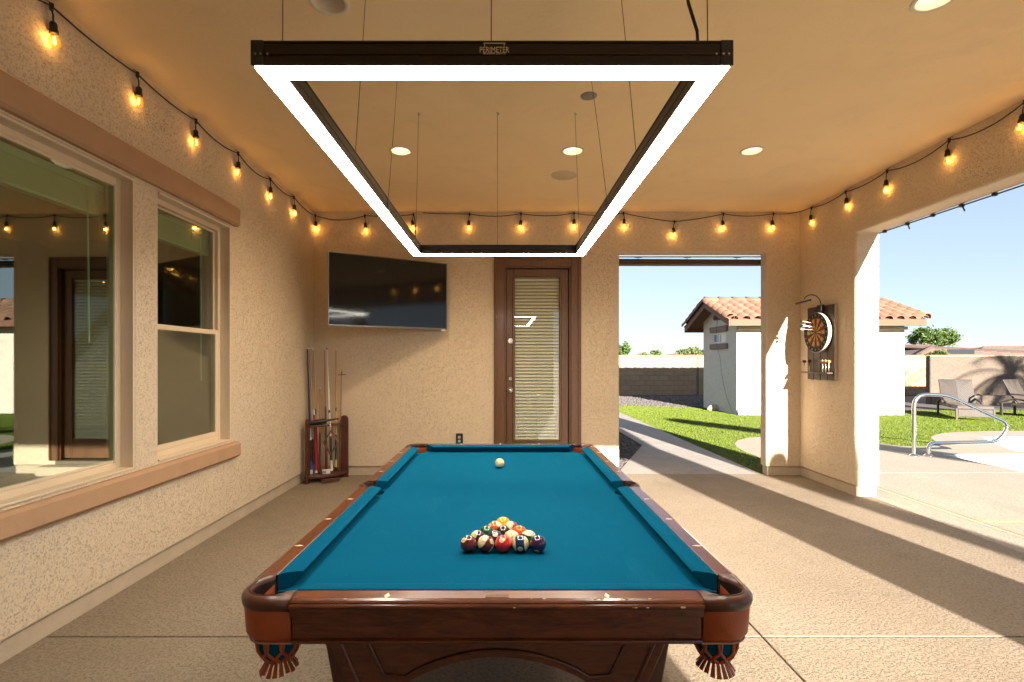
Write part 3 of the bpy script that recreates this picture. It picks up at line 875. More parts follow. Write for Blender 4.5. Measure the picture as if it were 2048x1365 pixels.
# ================================================================== STRING LIGHTS
def bulb(root, p, wall, hang=.20, lit=True):
    """socket pendant from the cord node p; wall = unit vector towards the wall"""
    p = Vector(p); rnd = random.uniform(-.012, .012)
    side = Vector((wall[1], -wall[0], 0)) * rnd * 1.5
    tip = p + side + Vector((0, 0, -hang + .115 + random.uniform(-.012, .008)))
    lean = Matrix.Translation(tip) @ Matrix.Rotation(random.uniform(-.16, .16), 4, Vector((wall[0], wall[1], 0))) @ Matrix.Rotation(random.uniform(-.08, .08), 4, 'Y')
    s = MB().cyl(p + Vector((0, 0, .012)), p + Vector((0, 0, -.022)), .011, .009, 8)
    s.tube([p + Vector((0, 0, -.015)), p.lerp(tip, .5) + side * .4, tip], .0042, 6)
    s.lathe([(.0042, .012), (.013, .006), (.0165, -.002), (.0175, -.03), (.0205, -.034), (.0205, -.048), (.017, -.05), (.0001, -.05)], 12, M=lean)
    s.tube([p + Vector((0, 0, .008)), p + Vector((wall[0] * .012, wall[1] * .012, .022)), p + Vector((wall[0] * .03, wall[1] * .03, .03))], .002, 5)
    so_ = s.build('socket', M['rubber'], root)
    gb = MB().lathe([(.0125, -.048), (.0145, -.055), (.022, -.070), (.0265, -.086), (.0245, -.103), (.016, -.116), (.0001, -.121)], 14, M=lean)
    gb.build('globe', M['bulb'], so_)
    MB().tube([(-.004, 0, -.062), (-.005, 0, -.098), (.005, 0, -.098), (.004, 0, -.062)], .0022, 5, M=lean).build('filament', M['filament'], so_)
    ld = bpy.data.lights.new('bulb_light', 'POINT'); ld.energy = BULB_W * random.uniform(.75, 1.2); ld.color = (1, .60, .25); ld.shadow_soft_size = .012
    lo = link('bulb_light', ld, so_); lo.location = tip + Vector((0, 0, -.085)) - OFF[root.name]
    return so_

def string(nodes, label, ends):
    p0 = Vector(nodes[0][0]); t = thing('string_light', label, 'string light', tuple(p0), group='festoon string lights')
    pts = []
    for i in range(len(nodes) - 1):
        a, b = Vector(nodes[i][0]), Vector(nodes[i + 1][0])
        d = nodes[i][2] if len(nodes[i]) > 2 else random.uniform(.012, .055)
        pts += sag(a, b, d, 8)[:-1]
    pts.append(Vector(nodes[-1][0]))
    for e_ in ends: pts = [Vector(q) for q in e_[0]] + pts if e_[1] == 0 else pts + [Vector(q) for q in e_[0]]
    MB().tube(pts, .0048, 6).build('cord', M['rubber'], t)
    for nd in nodes: bulb(t, nd[0], nd[1])
    return t
XB, YW = XL + .028, YB - .03
zn = CEIL - .035
LWn = [((XB, y, zn + random.uniform(-.006, .006)), (-1, 0)) for y in (.15, .77, 1.38, 1.985, 2.597, 3.209, 3.823, 4.435, 5.05, 5.62)]
LWn += [((-2.285, 6.268, 3.19), (0, 1)), ((-1.68, YW, 3.19), (0, 1)), ((-1.083, YW, 3.205), (0, 1))]
string(LWn, 'black amber bulb string along the window wall, ending in a hanging plug above the television', [([(-1.07, YW, 3.16), (-1.06, YW, 3.02), (-1.062, YW, 2.9)], 1)])
BN = [((px - 1004) * 6.27 / 1024 for px in (939, 1042, 1148, 1247, 1349, 1447, 1547))]
BNz = (3.21, 3.215, 3.222, 3.222, 3.118, 3.212, 3.215)
RN = [((x, YW, z), (0, 1), d) for x, z, d in zip(BN[0], BNz, (.03, .03, .03, .012, .012, .03, .03))]
RN += [((XR - .03, y, zn + random.uniform(-.01, .004)), (1, 0)) for y in (6.02, 5.42, 4.835, 4.165, 3.56, 2.95, 2.34, 1.73)]
string(RN, 'black string of amber bulbs along the door wall continuing along the right beam', [([(-.97, YW, 3.225), (-.8, YW, 3.215)], 0)])

# ================================================================== ROLLED SUN SHADE over the passage, beam clips
t = thing('roller_shade', 'rolled up brown sun shade under a white rail at the top of the passage', 'shade', (2.35, 6.52, 2.70))
MB().cyl((1.40, 6.545, 2.682), (3.36, 6.545, 2.672), .036, n=16).build('rolled_fabric', mat('brown shade cloth', (.10, .065, .04), .9, bmp=.5, bscale=200), t)
MB().box(1.40, 6.50, 2.618, 3.36, 6.52, 2.648, .003).build('bottom_bar', mat('shade bar', (.16, .125, .095), .6), t)
MB().box(1.40, 6.47, 2.722, 3.36, 6.50, 2.736, .002).build('rail', M['white'], t)
for x in (1.72, 2.34, 2.97):
    MB().tube([(x, 6.485, 2.722), (x + .006, 6.48, 2.70), (x - .01, 6.482, 2.692), (x - .012, 6.485, 2.705)], .004, 6).box(x - .04, 6.476, 2.714, x + .05, 6.482, 2.722).build('clip', M['black'], t)
t = thing('shade_cable', 'thin dark cable with clips strung under the outer edge of the right beam', 'cable', (XRO, 3.5, HDR))
MB().tube([(XRO - .035, 5.28, HDR - .014), (XRO - .035, 3.9, HDR - .02), (XRO - .035, 2.4, HDR - .014)], .006, 6).build('cable', M['black'], t)
for k in range(8):
    y = 5.18 - k * .29
    m = MB().box(XRO - .05, y, HDR - .03, XRO - .02, y + .03, HDR - .004, .003)
    if k % 2: m.tube([(XRO - .035, y + .01, HDR - .02), (XRO - .05, y - .03, HDR - .075)], .006, 6)
    m.build('clip', M['black'], t)
# ================================================================== POOL TABLE
TX, TY = -.013, 2.525
HX, HY = .566, 1.1176
BED, RT = .760, .805
def cloth_mat():
    """worsted cloth: woven nap, chalk dust and rub marks"""
    m, nt, b = new_mat('teal billiard cloth')
    b.inputs['Roughness'].default_value = .95
    b.inputs['Specular IOR Level'].default_value = .03
    c = coords(nt, True)
    f = ramp(nt, noise(nt, c, 2.2, 6, .7, .4), [(.3, 0), (.72, 1)])
    nap = ramp(nt, noise(nt, c, 420, 2, .6), [(.25, 0), (.75, 1)])
    mp = N(nt, 'ShaderNodeMapping'); mp.inputs['Scale'].default_value = (1, .35, 1); nt.links.new(c, mp.inputs[0])
    chalk = ramp(nt, noise(nt, mp.outputs[0], 7, 7, .75, 1.5), [(.57, 0), (.80, .42)])
    speck = ramp(nt, noise(nt, c, 90, 2, .5), [(.735, 0), (.77, .35)])
    col = mixc(nt, f, (.0005, .070, .135), (.0007, .085, .160))
    col = mixc(nt, nap, tuple(x * .86 for x in (.0005, .070, .135)), col)
    col = mixc(nt, chalk, col, (.012, .125, .19))
    col = mixc(nt, speck, col, (.07, .17, .21))
    nt.links.new(col, b.inputs['Base Color'])
    bump(nt, noise(nt, c, 700, 2), .3, .0008, b)
    return m
M['cloth'] = cloth_mat()
M['mahog'] = wood('mahogany', (.050, .0105, .0042), (.14, .036, .013), .30, (3, 3, 14), .35)
M['mahogx'] = wood('mahogany rail', (.048, .0105, .0042), (.14, .036, .013), .26, (2, 14, 14), .45)
M['mahogy'] = wood('mahogany rail long', (.048, .0105, .0042), (.14, .036, .013), .26, (14, 2, 14), .45)
M['leather'] = mat('dark brown leather', (.075, .026, .014), .36, var=.12, vscale=20, bmp=.25, bscale=160, bdist=.001)
M['tan_leather'] = mat('orange tan leather', (.33, .068, .015), .48, var=.16, vscale=9, bmp=.35, bscale=220, bdist=.001)
M['pearl'] = mat('pearl sight', (.62, .50, .30), .3)
M['pad'] = mat('dark pocket liner', (.018, .008, .006), .6)
M['chip'] = mat('bare chipped wood', (.55, .34, .17), .8)
pt = thing('pool_table', 'mahogany pool table with teal blue cloth and tan leather drop pockets', 'pool table', (TX, TY, 0))
T = Matrix.Translation((TX, TY, 0))

def loc_prof(prof, a, b, side, skew=lambda d: 0, M_=None):
    """extrude a (d,z) profile along a rail from a to b; side '+x','-x','+y','-y'; skew(d) lengthens the ends with depth"""
    v = []
    for s, e in ((a, -1), (b, 1)):
        for d, z in prof:
            u = s + e * skew(d)
            p = {'+x': (HX + d, u, z), '-x': (-HX - d, u, z), '+y': (u, HY + d, z), '-y': (u, -HY - d, z)}[side]
            v.append((p[0] + TX, p[1] + TY, p[2]))
    n = len(prof)
    f = [tuple(range(n)), tuple(range(2 * n - 1, n - 1, -1))] + [(i, (i + 1) % n, n + (i + 1) % n, n + i) for i in range(n)]
    return v, f

# bed with pocket cut-outs
cc, cr, scx, sr = .030, .066, .060, .058
q = HX + .055; qy = HY + .055
outline = []
outline += [(q, -HY + .06)]
outline += [(q, -.05)] + [(scx + HX - sr * math.cos(R(a)), sr * math.sin(R(a))) for a in range(-60, 61, 15)] + [(q, .05)]
def corner(sx, sy):
    pts = [(sx * (HX + cc + cr * math.cos(R(a))), sy * (HY + cc + cr * math.sin(R(a)))) for a in range(-70, -201, -13)]
    return pts
outline = [(q, -.05)] + [(HX + scx - sr * math.cos(R(a)), sr * math.sin(R(a))) for a in range(-60, 61, 15)] + [(q, .05)]
outline += corner(1, 1)
outline += corner(-1, 1)[::-1]
outline += [(-x, y) for x, y in ([(q, -.05)] + [(HX + scx - sr * math.cos(R(a)), sr * math.sin(R(a))) for a in range(-60, 61, 15)] + [(q, .05)])][::-1]
outline += corner(-1, -1)
outline += corner(1, -1)[::-1]
bedm = MB().sheet([[(x + TX, y + TY) for x, y in outline]], BED - .03, BED)
bedm.build('playing_cloth', M['cloth'], pt, fix=False)

CUSH = [(0, .7975), (.0035, .790), (.026, .7635), (.0545, .7615), (.0545, .8062), (.042, .8067), (.012, .8030), (.003, .8005)]
WOODP = [(.056, .762), (.056, .8045), (.0595, .8055), (.101, .8052), (.109, .8025), (.1135, .7985), (.1135, .7955), (.117, .7945), (.120, .791), (.120, .787), (.1165, .7835), (.1135, .783), (.1135, .762)]
for sd_ in ('+x', '-x'):
    for a, b in ((-HY + .082, -.066), (.066, HY - .082)):
        m = MB()
        v, f = loc_prof(CUSH, a, b, sd_)
        n = len(CUSH)
        inner_first = abs(a) > .07      # end a is a corner end
        for k in range(n):
            d = CUSH[k][0]
            ca, cb = (d * .78, d * .28) if a < 0 else (d * .28, d * .78)
            v[k] = (v[k][0], v[k][1] - ca, v[k][2]); v[n + k] = (v[n + k][0], v[n + k][1] + cb, v[n + k][2])
        m.add(v, f).build('cushion', M['cloth'], pt)
        c0, c1 = (-HY + .042, -.062) if a < 0 else (.062, HY - .042)
        MB().add(*loc_prof(WOODP, c0, c1, sd_)).build('rail', M['mahogy'], pt)
for sd_ in ('+y', '-y'):
    MB().add(*loc_prof(CUSH, -HX + .082, HX - .082, sd_, lambda d: d * .78)).build('cushion', M['cloth'], pt)
    r_ = MB().add(*loc_prof(WOODP, -HX + .042, HX - .042, sd_)).build('rail', M['mahogx'], pt)
    if sd_ == '-y':
        MB().box(TX - .03, TY - HY - .100, RT - .0003, TX + .03, TY - HY - .080, RT + .0011, .0008).build('name_plate', mat('dark bronze plate', (.09, .045, .025), .35, .7), r_)
        ch = MB()
        rc = random.Random(4)
        for k in range(15):
            x = rc.choice((.02, .05, .12, .28, .33, .42, .44, -.4)) + rc.gauss(0, .025); s = rc.choice((.0012, .0018, .003, .005))
            if rc.random() < .5: ch.ball((TX + x, TY - HY - .1035, RT - .0006), s, 6, 4, sc=(1.5, .55, .5))
            else: ch.ball((TX + x, TY - HY - .1197, .7895), s, 6, 4, sc=(1.6, .4, .5))
        ch.build('chipped_edge', M['chip'], r_, kind='stuff')
# sights
sg = MB().prism([(.0, .0165), (.0068, 0), (0, -.0165), (-.0068, 0)], 0, .0012)
sme = sg.mesh('sight'); sme.materials.append(M['pearl'])
st = HX / 2
S_ = [(HX + .086, k * st, 90) for k in (-3, -2, -1, 1, 2, 3)] + [(-HX - .086, k * st, 90) for k in (-3, -2, -1, 1, 2, 3)] + [(k * st, s * (HY + .089), 0) for k in (-1, 1) for s in (-1, 1)] + [(0, HY + .089, 0)]
for x, y, a in S_:
    o = link('sight', sme, pt); o.location = (x, y, RT - .0002); o.rotation_euler = (0, 0, R(a))

# pockets
def pocket(sx, sy, cornerp):
    mir = Matrix.Translation((TX, TY, 0)) @ Matrix.Diagonal((sx, sy, 1, 1))
    if cornerp:
        A0, A1 = (HX - .040, HY), (HX, HY - .040)
        outer = lambda o: [(HX - .040, HY + .109 + o)] + arc(HX + .109 - .076, HY + .109 - .076, .076 + o, 90, 0, 10) + [(HX + .109 + o, HY - .040)]
        inner = [(HX + .060, HY - .040)] + arc(HX + cc, HY + cc, .063, -52, 142, 14) + [(HX - .040, HY + .060)]
        cx_, cy_ = HX + .028, HY + .012
    else:
        outer = lambda o: arc(HX + .058, 0, .066 + o, 68, -68, 10)
        inner = arc(HX + scx, 0, .053, -78, 78, 12)
        cx_, cy_ = HX + .055, 0
    # dark leather collar: stacked outlines give the rounded bulge
    zs_ = [(.772, -.004), (.776, .000), (.786, .0025), (.796, .002), (.803, -.003), (.8075, -.012), (.8085, -.020)]
    loops = [[(x, y, z) for x, y in outer(o)] for z, o in zs_]
    n = len(loops[0]); m = MB()
    v = [p for lp in loops for p in lp]
    f = [(k * n + i, k * n + i + 1, (k + 1) * n + i + 1, (k + 1) * n + i) for k in range(len(loops) - 1) for i in range(n - 1)]
    m.add(v, f, 0, True, mir)
    ni = len(inner)
    # top face between outer loop and rounded inner lip
    top_o = [(x, y, .8085) for x, y in outer(-.020)]
    lips = [[(x, y, .8085) for x, y in inner]]
    ic = Vector((sum(p[0] for p in inner) / ni, sum(p[1] for p in inner) / ni, 0))
    def shrink(r): return [tuple(Vector((x, y, 0)).lerp(Vector((HX + (cc if cornerp else scx), HY + cc if cornerp else 0, 0)), r)) for x, y in inner]
    l1 = [(x, y, .8055) for x, y, _ in shrink(.07)]; l2 = [(x, y, .796) for x, y, _ in shrink(.09)]; l3 = [(x, y, .70) for x, y, _ in shrink(.06)]
    ring_top = top_o + lips[0]
    tr = tessellate_polygon([[Vector((p[0], p[1], 0)) for p in ring_top]])
    m.add(ring_top, tr, 0, True, mir)
    v = lips[0] + l1 + l2 + l3
    f = [(k * ni + i, k * ni + i + 1, (k + 1) * ni + i + 1, (k + 1) * ni + i) for k in range(2) for i in range(ni - 1)]
    m.add(v, f, 0, True, mir)
    # flat ends of the collar
    for lp_i, in_i in ((0, -1), (-1, 0)):
        pts = [loops[k][lp_i] for k in range(len(loops))] + [lips[0][in_i], l1[in_i], l2[in_i], (l2[in_i][0], l2[in_i][1], .772)]
        m.add(pts, [tuple(range(len(pts)))], 0, False, mir)
    po = m.build('pocket', M['leather'], pt, weld=True)
    m = MB(); m.add(l2 + l3, [(i, i + 1, ni + i + 1, ni + i) for i in range(ni - 1)], 0, True, mir)
    m.build('liner', M['pad'], po)
    # tan leather skirt with piping
    if cornerp:
        zz = [(.784, -.006), (.775, -.004), (.735, -.006), (.702, -.009), (.686, -.020), (.6825, -.034)]
        lp2 = [[(x, y, z) for x, y in outer(o)] for z, o in zz]
        v = [p for lp in lp2 for p in lp]
        f = [(k * n + i, k * n + i + 1, (k + 1) * n + i + 1, (k + 1) * n + i) for k in range(len(lp2) - 1) for i in range(n - 1)]
        m = MB().add(v, f, 0, True, mir)
        back = [[(x, y, z) for x, y in outer(-.05)] for z in (.784, .6825)]
        v = back[0] + back[1]; m.add(v, [(i, i + 1, n + i + 1, n + i) for i in range(n - 1)], 0, True, mir)
        v = lp2[-1] + back[1]; m.add(v, [(i, i + 1, n + i + 1, n + i) for i in range(n - 1)], 0, True, mir)
        for i_ in (0, -1):
            pts = [lp[i_] for lp in lp2] + [back[1][i_], back[0][i_]]
            m.add(pts, [tuple(range(len(pts)))], 0, False, mir)
        sk = m.build('skirt', M['tan_leather'], po, weld=True)
        lowp = [Vector((x, y, .684)) for x, y in outer(-.018)]
        MB().tube([mir @ p for p in lowp], .0026, 5).tube([mir @ Vector((x, y, .7815)) for x, y in outer(-.0035)], .0022, 5).build('piping', mat('frayed piping', (.40, .26, .18), .8), sk)
    # net bag: cloth bowl, leather lattice and fringe
    cl_, ch_ = (.585, .705) if cornerp else (.600, .72)
    bowl = [(.054, ch_), (.056, ch_ - .03), (.052, ch_ - .065), (.040, ch_ - .09), (.020, ch_ - .105), (.0001, ch_ - .108)]
    c3 = mir @ Vector((cx_, cy_, 0))
    ng = MB().lathe(bowl, 20, (c3.x, c3.y, 0)).build('net_bag', M['cloth'], po)
    m = MB()
    def on(a, t):
        k = min(int(t * 4), 3); u = t * 4 - k
        r = bowl[k][0] + (bowl[k + 1][0] - bowl[k][0]) * u + .0025; z = bowl[k][1] + (bowl[k + 1][1] - bowl[k][1]) * u
        return (c3.x + r * math.cos(a), c3.y + r * math.sin(a), z)
    for s in range(9):
        for sg_ in (-1, 1):
            m.tube([on(2 * math.pi * s / 9 + sg_ * .42 * math.sin(t / 10 * math.pi * 1.5), t / 10) for t in range(11)], .0046, 5)
    m.build('net_strap', M['tan_leather'], po)
    m = MB()
    for s in range(18):
        a = 2 * math.pi * s / 18; r0, r1 = .030, .050
        M4 = Matrix.Translation((c3.x, c3.y, 0)) @ Matrix.Rotation(a, 4, 'Z')
        dz = random.uniform(-.006, .004)
        m.add([(r0, -.0035, ch_ - .098), (r0, .0035, ch_ - .098), (r1, .006, ch_ - .128 + dz), (r1, -.006, ch_ - .128 + dz), (r0 - .002, -.0035, ch_ - .1), (r0 - .002, .0035, ch_ - .1), (r1 - .002, .006, ch_ - .13 + dz), (r1 - .002, -.006, ch_ - .13 + dz)],
              [(0, 1, 2, 3), (4, 7, 6, 5), (0, 4, 5, 1), (1, 5, 6, 2), (2, 6, 7, 3), (3, 7, 4, 0)], M=M4)
    m.build('fringe', M['tan_leather'], po)
for sx in (1, -1):
    for sy in (-1, 1): pocket(sx, sy, True)
    pocket(sx, 1, False)

# aprons
AP = [(.04, .7615), (.108, .7615), (.108, .7785), (.1125, .7785), (.1135, .776), (.1085, .773), (.105, .7715), (.105, .705), (.1075, .7035), (.1125, .7025), (.1145, .6985), (.1125, .6945), (.1075, .6935), (.105, .690), (.04, .690)]
for sd_, a, b, mm in (('-y', -HX + .046, HX - .046, 'mahogx'), ('+y', -HX + .046, HX - .046, 'mahogx'), ('+x', -HY + .046, HY - .046, 'mahogy'), ('-x', -HY + .046, HY - .046, 'mahogy')):
    MB().add(*loc_prof(AP, a, b, sd_)).build('apron', M[mm], pt)
MB().box(TX - HX - .04, TY - HY - .04, .691, TX + HX + .04, TY + HY + .04, .729).build('slate_frame', M['pad'], pt)
# cabinet: arched end and side panels on splayed legs
def arch_poly(hw, foot, inner, top=.6895, rise=.575, spring=.50):
    L = [(-hw, top), (-foot, .40), (-foot - .03, .10), (-foot - .045, .0), (-inner - .0, .0), (-inner - .02, .12), (-inner, .40), (-inner + .01, spring)]
    ar = [(-inner + .01 + (inner - .01) * 2 * i / 16, spring + (rise - spring) * math.sin(math.pi * i / 16) ** .8) for i in range(1, 16)]
    return L + ar + [(-x, z) for x, z in L[::-1]]
fx = frame_M((TX, TY - 1.085, 0), (1, 0, 0), (0, 0, 1))
E1 = arch_poly(.508, .380, .268)
for s, nm in ((-1, 'front'), (1, 'rear')):
    F = frame_M((TX, TY + s * 1.085, 0), (-s, 0, 0), (0, 0, 1))
    pn = MB().prism(E1, -.045, 0, F).build('end_panel', M['mahog'], pt, bevel=.004)
    # raised moulding following the arch and the leg edges
    ar = [(x, z + .022) for x, z in E1[7:-7]]
    pts = [F @ Vector((x, z, .001)) for x, z in [(-.395, .684), (-.318, .528)] + [p for p in ar if abs(p[0]) < .262] + [(.318, .528), (.395, .684)]]
    MB().tube(pts, .0062, 6).build('moulding', M['mahog'], pn)
    for sx in (-1, 1):
        MB().tube([F @ Vector((sx * .470, .685, .0005)), F @ Vector((sx * .350, .41, .0005)), F @ Vector((sx * .352, .12, .0005))], .0055, 6).build('leg_moulding', M['mahog'], pn)
E2 = arch_poly(1.02, .93, .80, rise=.60, spring=.50)
for s in (-1, 1):
    F = frame_M((TX + s * .375, TY, 0), (0, s, 0), (0, 0, 1))
    MB().prism(E2, -.04, 0, F).build('side_panel', M['mahog'], pt, bevel=.004)
for sx in (-1, 1):
    for sy in (-1, 1):
        MB().add([(TX + sx * x, TY + sy * y, z) for x, y, z in ((.375, 1.08, .0), (.30, 1.08, .0), (.30, .93, 0), (.375, .93, 0), (.50, 1.08, .688), (.40, 1.08, .688), (.40, .95, .688), (.50, .95, .688))],
                 [(0, 1, 2, 3), (4, 7, 6, 5), (0, 4, 5, 1), (1, 5, 6, 2), (2, 6, 7, 3), (3, 7, 4, 0)]).build('leg', M['leather'], pt, bevel=.005)

# ================================================================== BALLS
BR = .028575
CREAM = (.72, .58, .32)
BC = {1: (.85, .33, .01), 2: (.006, .022, .075), 3: (.52, .012, .012), 4: (.030, .008, .040), 5: (.72, .085, .008), 6: (.005, .075, .022), 7: (.11, .010, .010), 8: (.010, .009, .009)}
def ballmat(name, c): return mat(name, c, .09, spec=.5, coat=.6)
M['cream'] = ballmat('cream phenolic', CREAM)
BMAT = {k: ballmat('ball colour', c) for k, c in BC.items()}
M['ink'] = mat('number ink', (.015, .012, .012), .3)
def billiard(n, pos, axis_q, label, spots):
    """striped or solid ball: stripe band is geometry of another colour; number spots are discs on the surface"""
    t = thing('billiard_ball', label, 'billiard ball', pos, 0, 'racked billiard balls' if n else None)
    m = MB(); nu, nv = 28, 18
    stripe = n > 8
    m.ball((0, 0, 0), BR, nu, nv)
    m.m = []
    for f in m.f:
        zc = sum(m.v[i][2] for i in f) / len(f)
        m.m.append(1 if (stripe and abs(zc) > BR * .50) else 0)
    Q = axis_q.to_matrix().to_4x4()
    m.v = [tuple(Q @ Vector(p)) for p in m.v]
    base = BMAT[(n - 1) % 8 + 1] if n else M['cream']
    body = m.build('body', [base, M['cream']], t, local=True)
    if n:
        for dv in spots:
            d = Vector(dv).normalized(); up = Vector((random.uniform(-.6, .6), .2, 1))
            x = up.cross(d).normalized(); y = d.cross(x)
            pr = lambda a, b, k: tuple((d * BR + x * a + y * b).normalized() * BR * k)
            r = .0100; rings = [(0, 0)]
            v = [pr(0, 0, 1.004)] + [pr(r * q * math.cos(a * math.pi / 9), r * q * math.sin(a * math.pi / 9), 1.004 if q < 1 else 1.001) for q in (.6, 1.0) for a in range(18)]
            f = [(0, 1 + i, 1 + (i + 1) % 18) for i in range(18)] + [(1 + i, 19 + i, 19 + (i + 1) % 18, 1 + (i + 1) % 18) for i in range(18)]
            sp = MB().add(v, f, 0, True).build('number_spot', M['cream'], body, local=True)
            tv, tf = text(str(n), .0140 if n < 10 else .0115, 0)
            MB().add([pr(p[0], p[1], 1.008) for p in tv], tf).build('number', M['ink'], sp, local=True, fix=False)
    return t
BZ_ = BED + BR
y0, sp_, rowd = 1.742, .0590, .0512
XC = .004
def bp(row, i): return (XC + (i - (4 - row) / 2) * sp_, y0 + row * rowd, BZ_)
V_ = Vector
def qaxis(v): return V_((0, 0, 1)).rotation_difference(V_(v).normalized())
IDQ = Quaternion()
billiard(7, bp(0, 0), IDQ, 'solid maroon number 7 ball at the near left corner of the rack', [(-.55, -.55, .65)])
billiard(15, bp(0, 1), qaxis((.75, .25, -.62)), 'maroon striped ball with a large cream cap, second in the front row', [(.72, -.45, .42)])
billiard(3, bp(0, 2), IDQ, 'bright red number 3 ball in the middle of the front row', [(-.14, -.62, .62)])
billiard(10, bp(0, 3), qaxis((.93, -.1, .12)), 'dark blue striped number 10 ball, fourth in the front row', [(-.08, -.9, -.32)])
billiard(4, bp(0, 4), IDQ, 'solid dark purple ball at the near right corner of the rack', [(-.2, -.75, -.75)])
billiard(12, bp(1, 0), qaxis((.8, .1, -.5)), 'purple striped number 12 ball, left end of the second row', [(-.35, -.55, .6)])
billiard(2, bp(1, 1), IDQ, 'solid navy number 2 ball in the second row behind the red ball', [(.08, -.55, .62)])
billiard(9, bp(1, 2), qaxis((.15, -.75, .62)), 'yellow striped ball showing its plain cream side in the second row', [(.2, .8, .3)])
billiard(14, bp(1, 3), qaxis((.18, .1, .95)), 'green striped ball with a cream top at the right end of the second row', [(.5, .7, -.1)])
billiard(6, bp(2, 0), IDQ, 'solid green ball at the left end of the third row', [(.3, .8, -.2)])
billiard(8, bp(2, 1), IDQ, 'black eight ball in the centre of the rack', [(.1, .8, .3)])
billiard(5, bp(2, 2), IDQ, 'solid orange ball at the right end of the third row', [(.1, .8, -.4)])
billiard(13, bp(3, 0), qaxis((.85, .1, .45)), 'orange striped number 13 ball at the left of the fourth row', [(-.72, -.4, .5)])
billiard(11, bp(3, 1), qaxis((-.72, -.45, .5)), 'red striped ball mostly showing cream at the right of the fourth row', [(.5, .7, .2)])
billiard(1, bp(4, 0), IDQ, 'solid yellow ball at the far tip of the rack', [(0, .9, .2)])
billiard(0, (-.0135, 3.12, BZ_), IDQ, 'plain cream cue ball alone near the far rail of the table', [])

# ================================================================== CUE RACK
M['rackwood'] = wood('rack mahogany', (.045, .012, .007), (.11, .028, .013), .35, (14, 14, 2), .3)
ck = thing('cue_rack', 'dark red wooden corner cue rack standing in the corner under the television', 'cue rack', (-2.10, 6.08, 0))
KC = (-2.285, 6.265)
quarter = lambda r0, x, y: [(KC[0] + x, KC[1] - y)] + [(KC[0] + x + (r0 - x) * math.sin(R(a)), KC[1] - y - (r0 - y) * math.cos(R(a))) for a in range(0, 91, 9)]
bs = MB().prism(quarter(.40, .02, .02), .055, .085).build('base_shelf', M['rackwood'], ck, bevel=.004)
nt_ = MB()
for a in (14, 27, 40, 52, 64, 76): nt_.lathe([(.012, .0865), (.022, .089), (.024, .0865)], 12, (KC[0] + .27 * math.sin(R(a)), KC[1] - .27 * math.cos(R(a)), 0))
nt_.build('cue_cup', M['rubber'], bs)
def post(x0, x1, ax, c, top, label=None):
    # plank with a rounded head, thickness along the other axis
    hw = (x1 - x0) / 2; mid = (x0 + x1) / 2
    poly = [(x0, .0), (x1, .0), (x1, top - hw)] + arc(mid, top - hw, hw, 0, 180, 8)[1:-1] + [(x0, top - hw)]
    F = frame_M((0, c, 0), (1, 0, 0), (0, 0, 1)) if ax == 'x' else frame_M((c, 0, 0), (0, 1, 0), (0, 0, 1))
    return MB().prism(poly, -.014, .014, F).build('post', M['rackwood'], ck, bevel=.004)
post(5.84, 5.93, 'y', -2.235, .742)
post(-1.965, -1.868, 'x', 6.225, .752)
tp = MB()
an = [R(a) for a in range(4, 87, 6)]
oo = [(KC[0] + .385 * math.sin(a), KC[1] - .385 * math.cos(a)) for a in an]; ii = [(KC[0] + .30 * math.sin(a), KC[1] - .30 * math.cos(a)) for a in an]
tp.prism(oo + ii[::-1], .645, .668)
tpo = tp.build('top_shelf', M['rackwood'], ck, bevel=.003)
cl = MB()
for a in (14, 27, 40, 52, 64, 76):
    p = (KC[0] + .29 * math.sin(R(a)), KC[1] - .29 * math.cos(R(a)))
    cl.tube([(p[0] + .02 * math.cos(R(b)), p[1] + .02 * math.sin(R(b)), .657) for b in range(0, 361, 45)], .004, 5)
cl.build('cue_clip', M['rubber'], tpo)
MB().box(KC[0] + .20, KC[1] - .36, .018, KC[0] + .40, KC[1] - .33, .052, .004, M=Matrix.Translation((KC[0] + .3, KC[1] - .345, 0)) @ Matrix.Rotation(R(28), 4, 'Z') @ Matrix.Translation((-KC[0] - .3, -KC[1] + .345, 0))).build('ball_shelf', M['rackwood'], ck)

def wpt(px, py, d): return V_(((px - 1004) * d / 1024, d, CAM_H - (py - 722.5) * d / 1024))
CUEC = {k: mat('cue finish', c, .3, coat=.3) for k, c in dict(black=(.012, .012, .014), silver=(.25, .27, .32), blue=(.04, .08, .24), maple=(.45, .24, .07), tan=(.52, .33, .12), red=(.33, .012, .012), brown=(.13, .055, .022), white=(.68, .66, .60), rose=(.42, .21, .12), green=(.012, .035, .03)).items()}
def cue(top, bot, d_top, d_bot, segs, label):
    a, b = wpt(*bot, d_bot), wpt(*top, d_top)
    a.z = max(a.z, .088)
    t = thing('pool_cue', label, 'pool cue', tuple(a), group='cues standing in the corner rack')
    rad = lambda f: .0150 + (.0066 - .0150) * f
    for f0, f1, c, nm in segs:
        MB().cyl(a.lerp(b, f0), a.lerp(b, f1), rad(f0), rad(f1), 12).build(nm, CUEC[c], t)
    return t
cpx = lambda x, y: (580 + x * .2198, 680 + y * .2198)
cue(cpx(157, 72), cpx(195, 1222), 5.98, 5.99, [(0, .035, 'white', 'bumper'), (.035, .10, 'blue', 'butt'), (.10, .27, 'black', 'wrap'), (.27, .37, 'white', 'forearm'), (.37, .99, 'black', 'shaft'), (.99, 1, 'white', 'tip')], 'black cue with a white band above its grip, leftmost in the rack')
cue(cpx(175, 66), cpx(217, 1215), 6.04, 6.02, [(0, .07, 'blue', 'butt'), (.07, .27, 'black', 'wrap'), (.27, .43, 'silver', 'forearm'), (.43, .985, 'silver', 'shaft'), (.985, 1, 'white', 'tip')], 'slim silver grey cue with a blue butt, second from left in the rack')
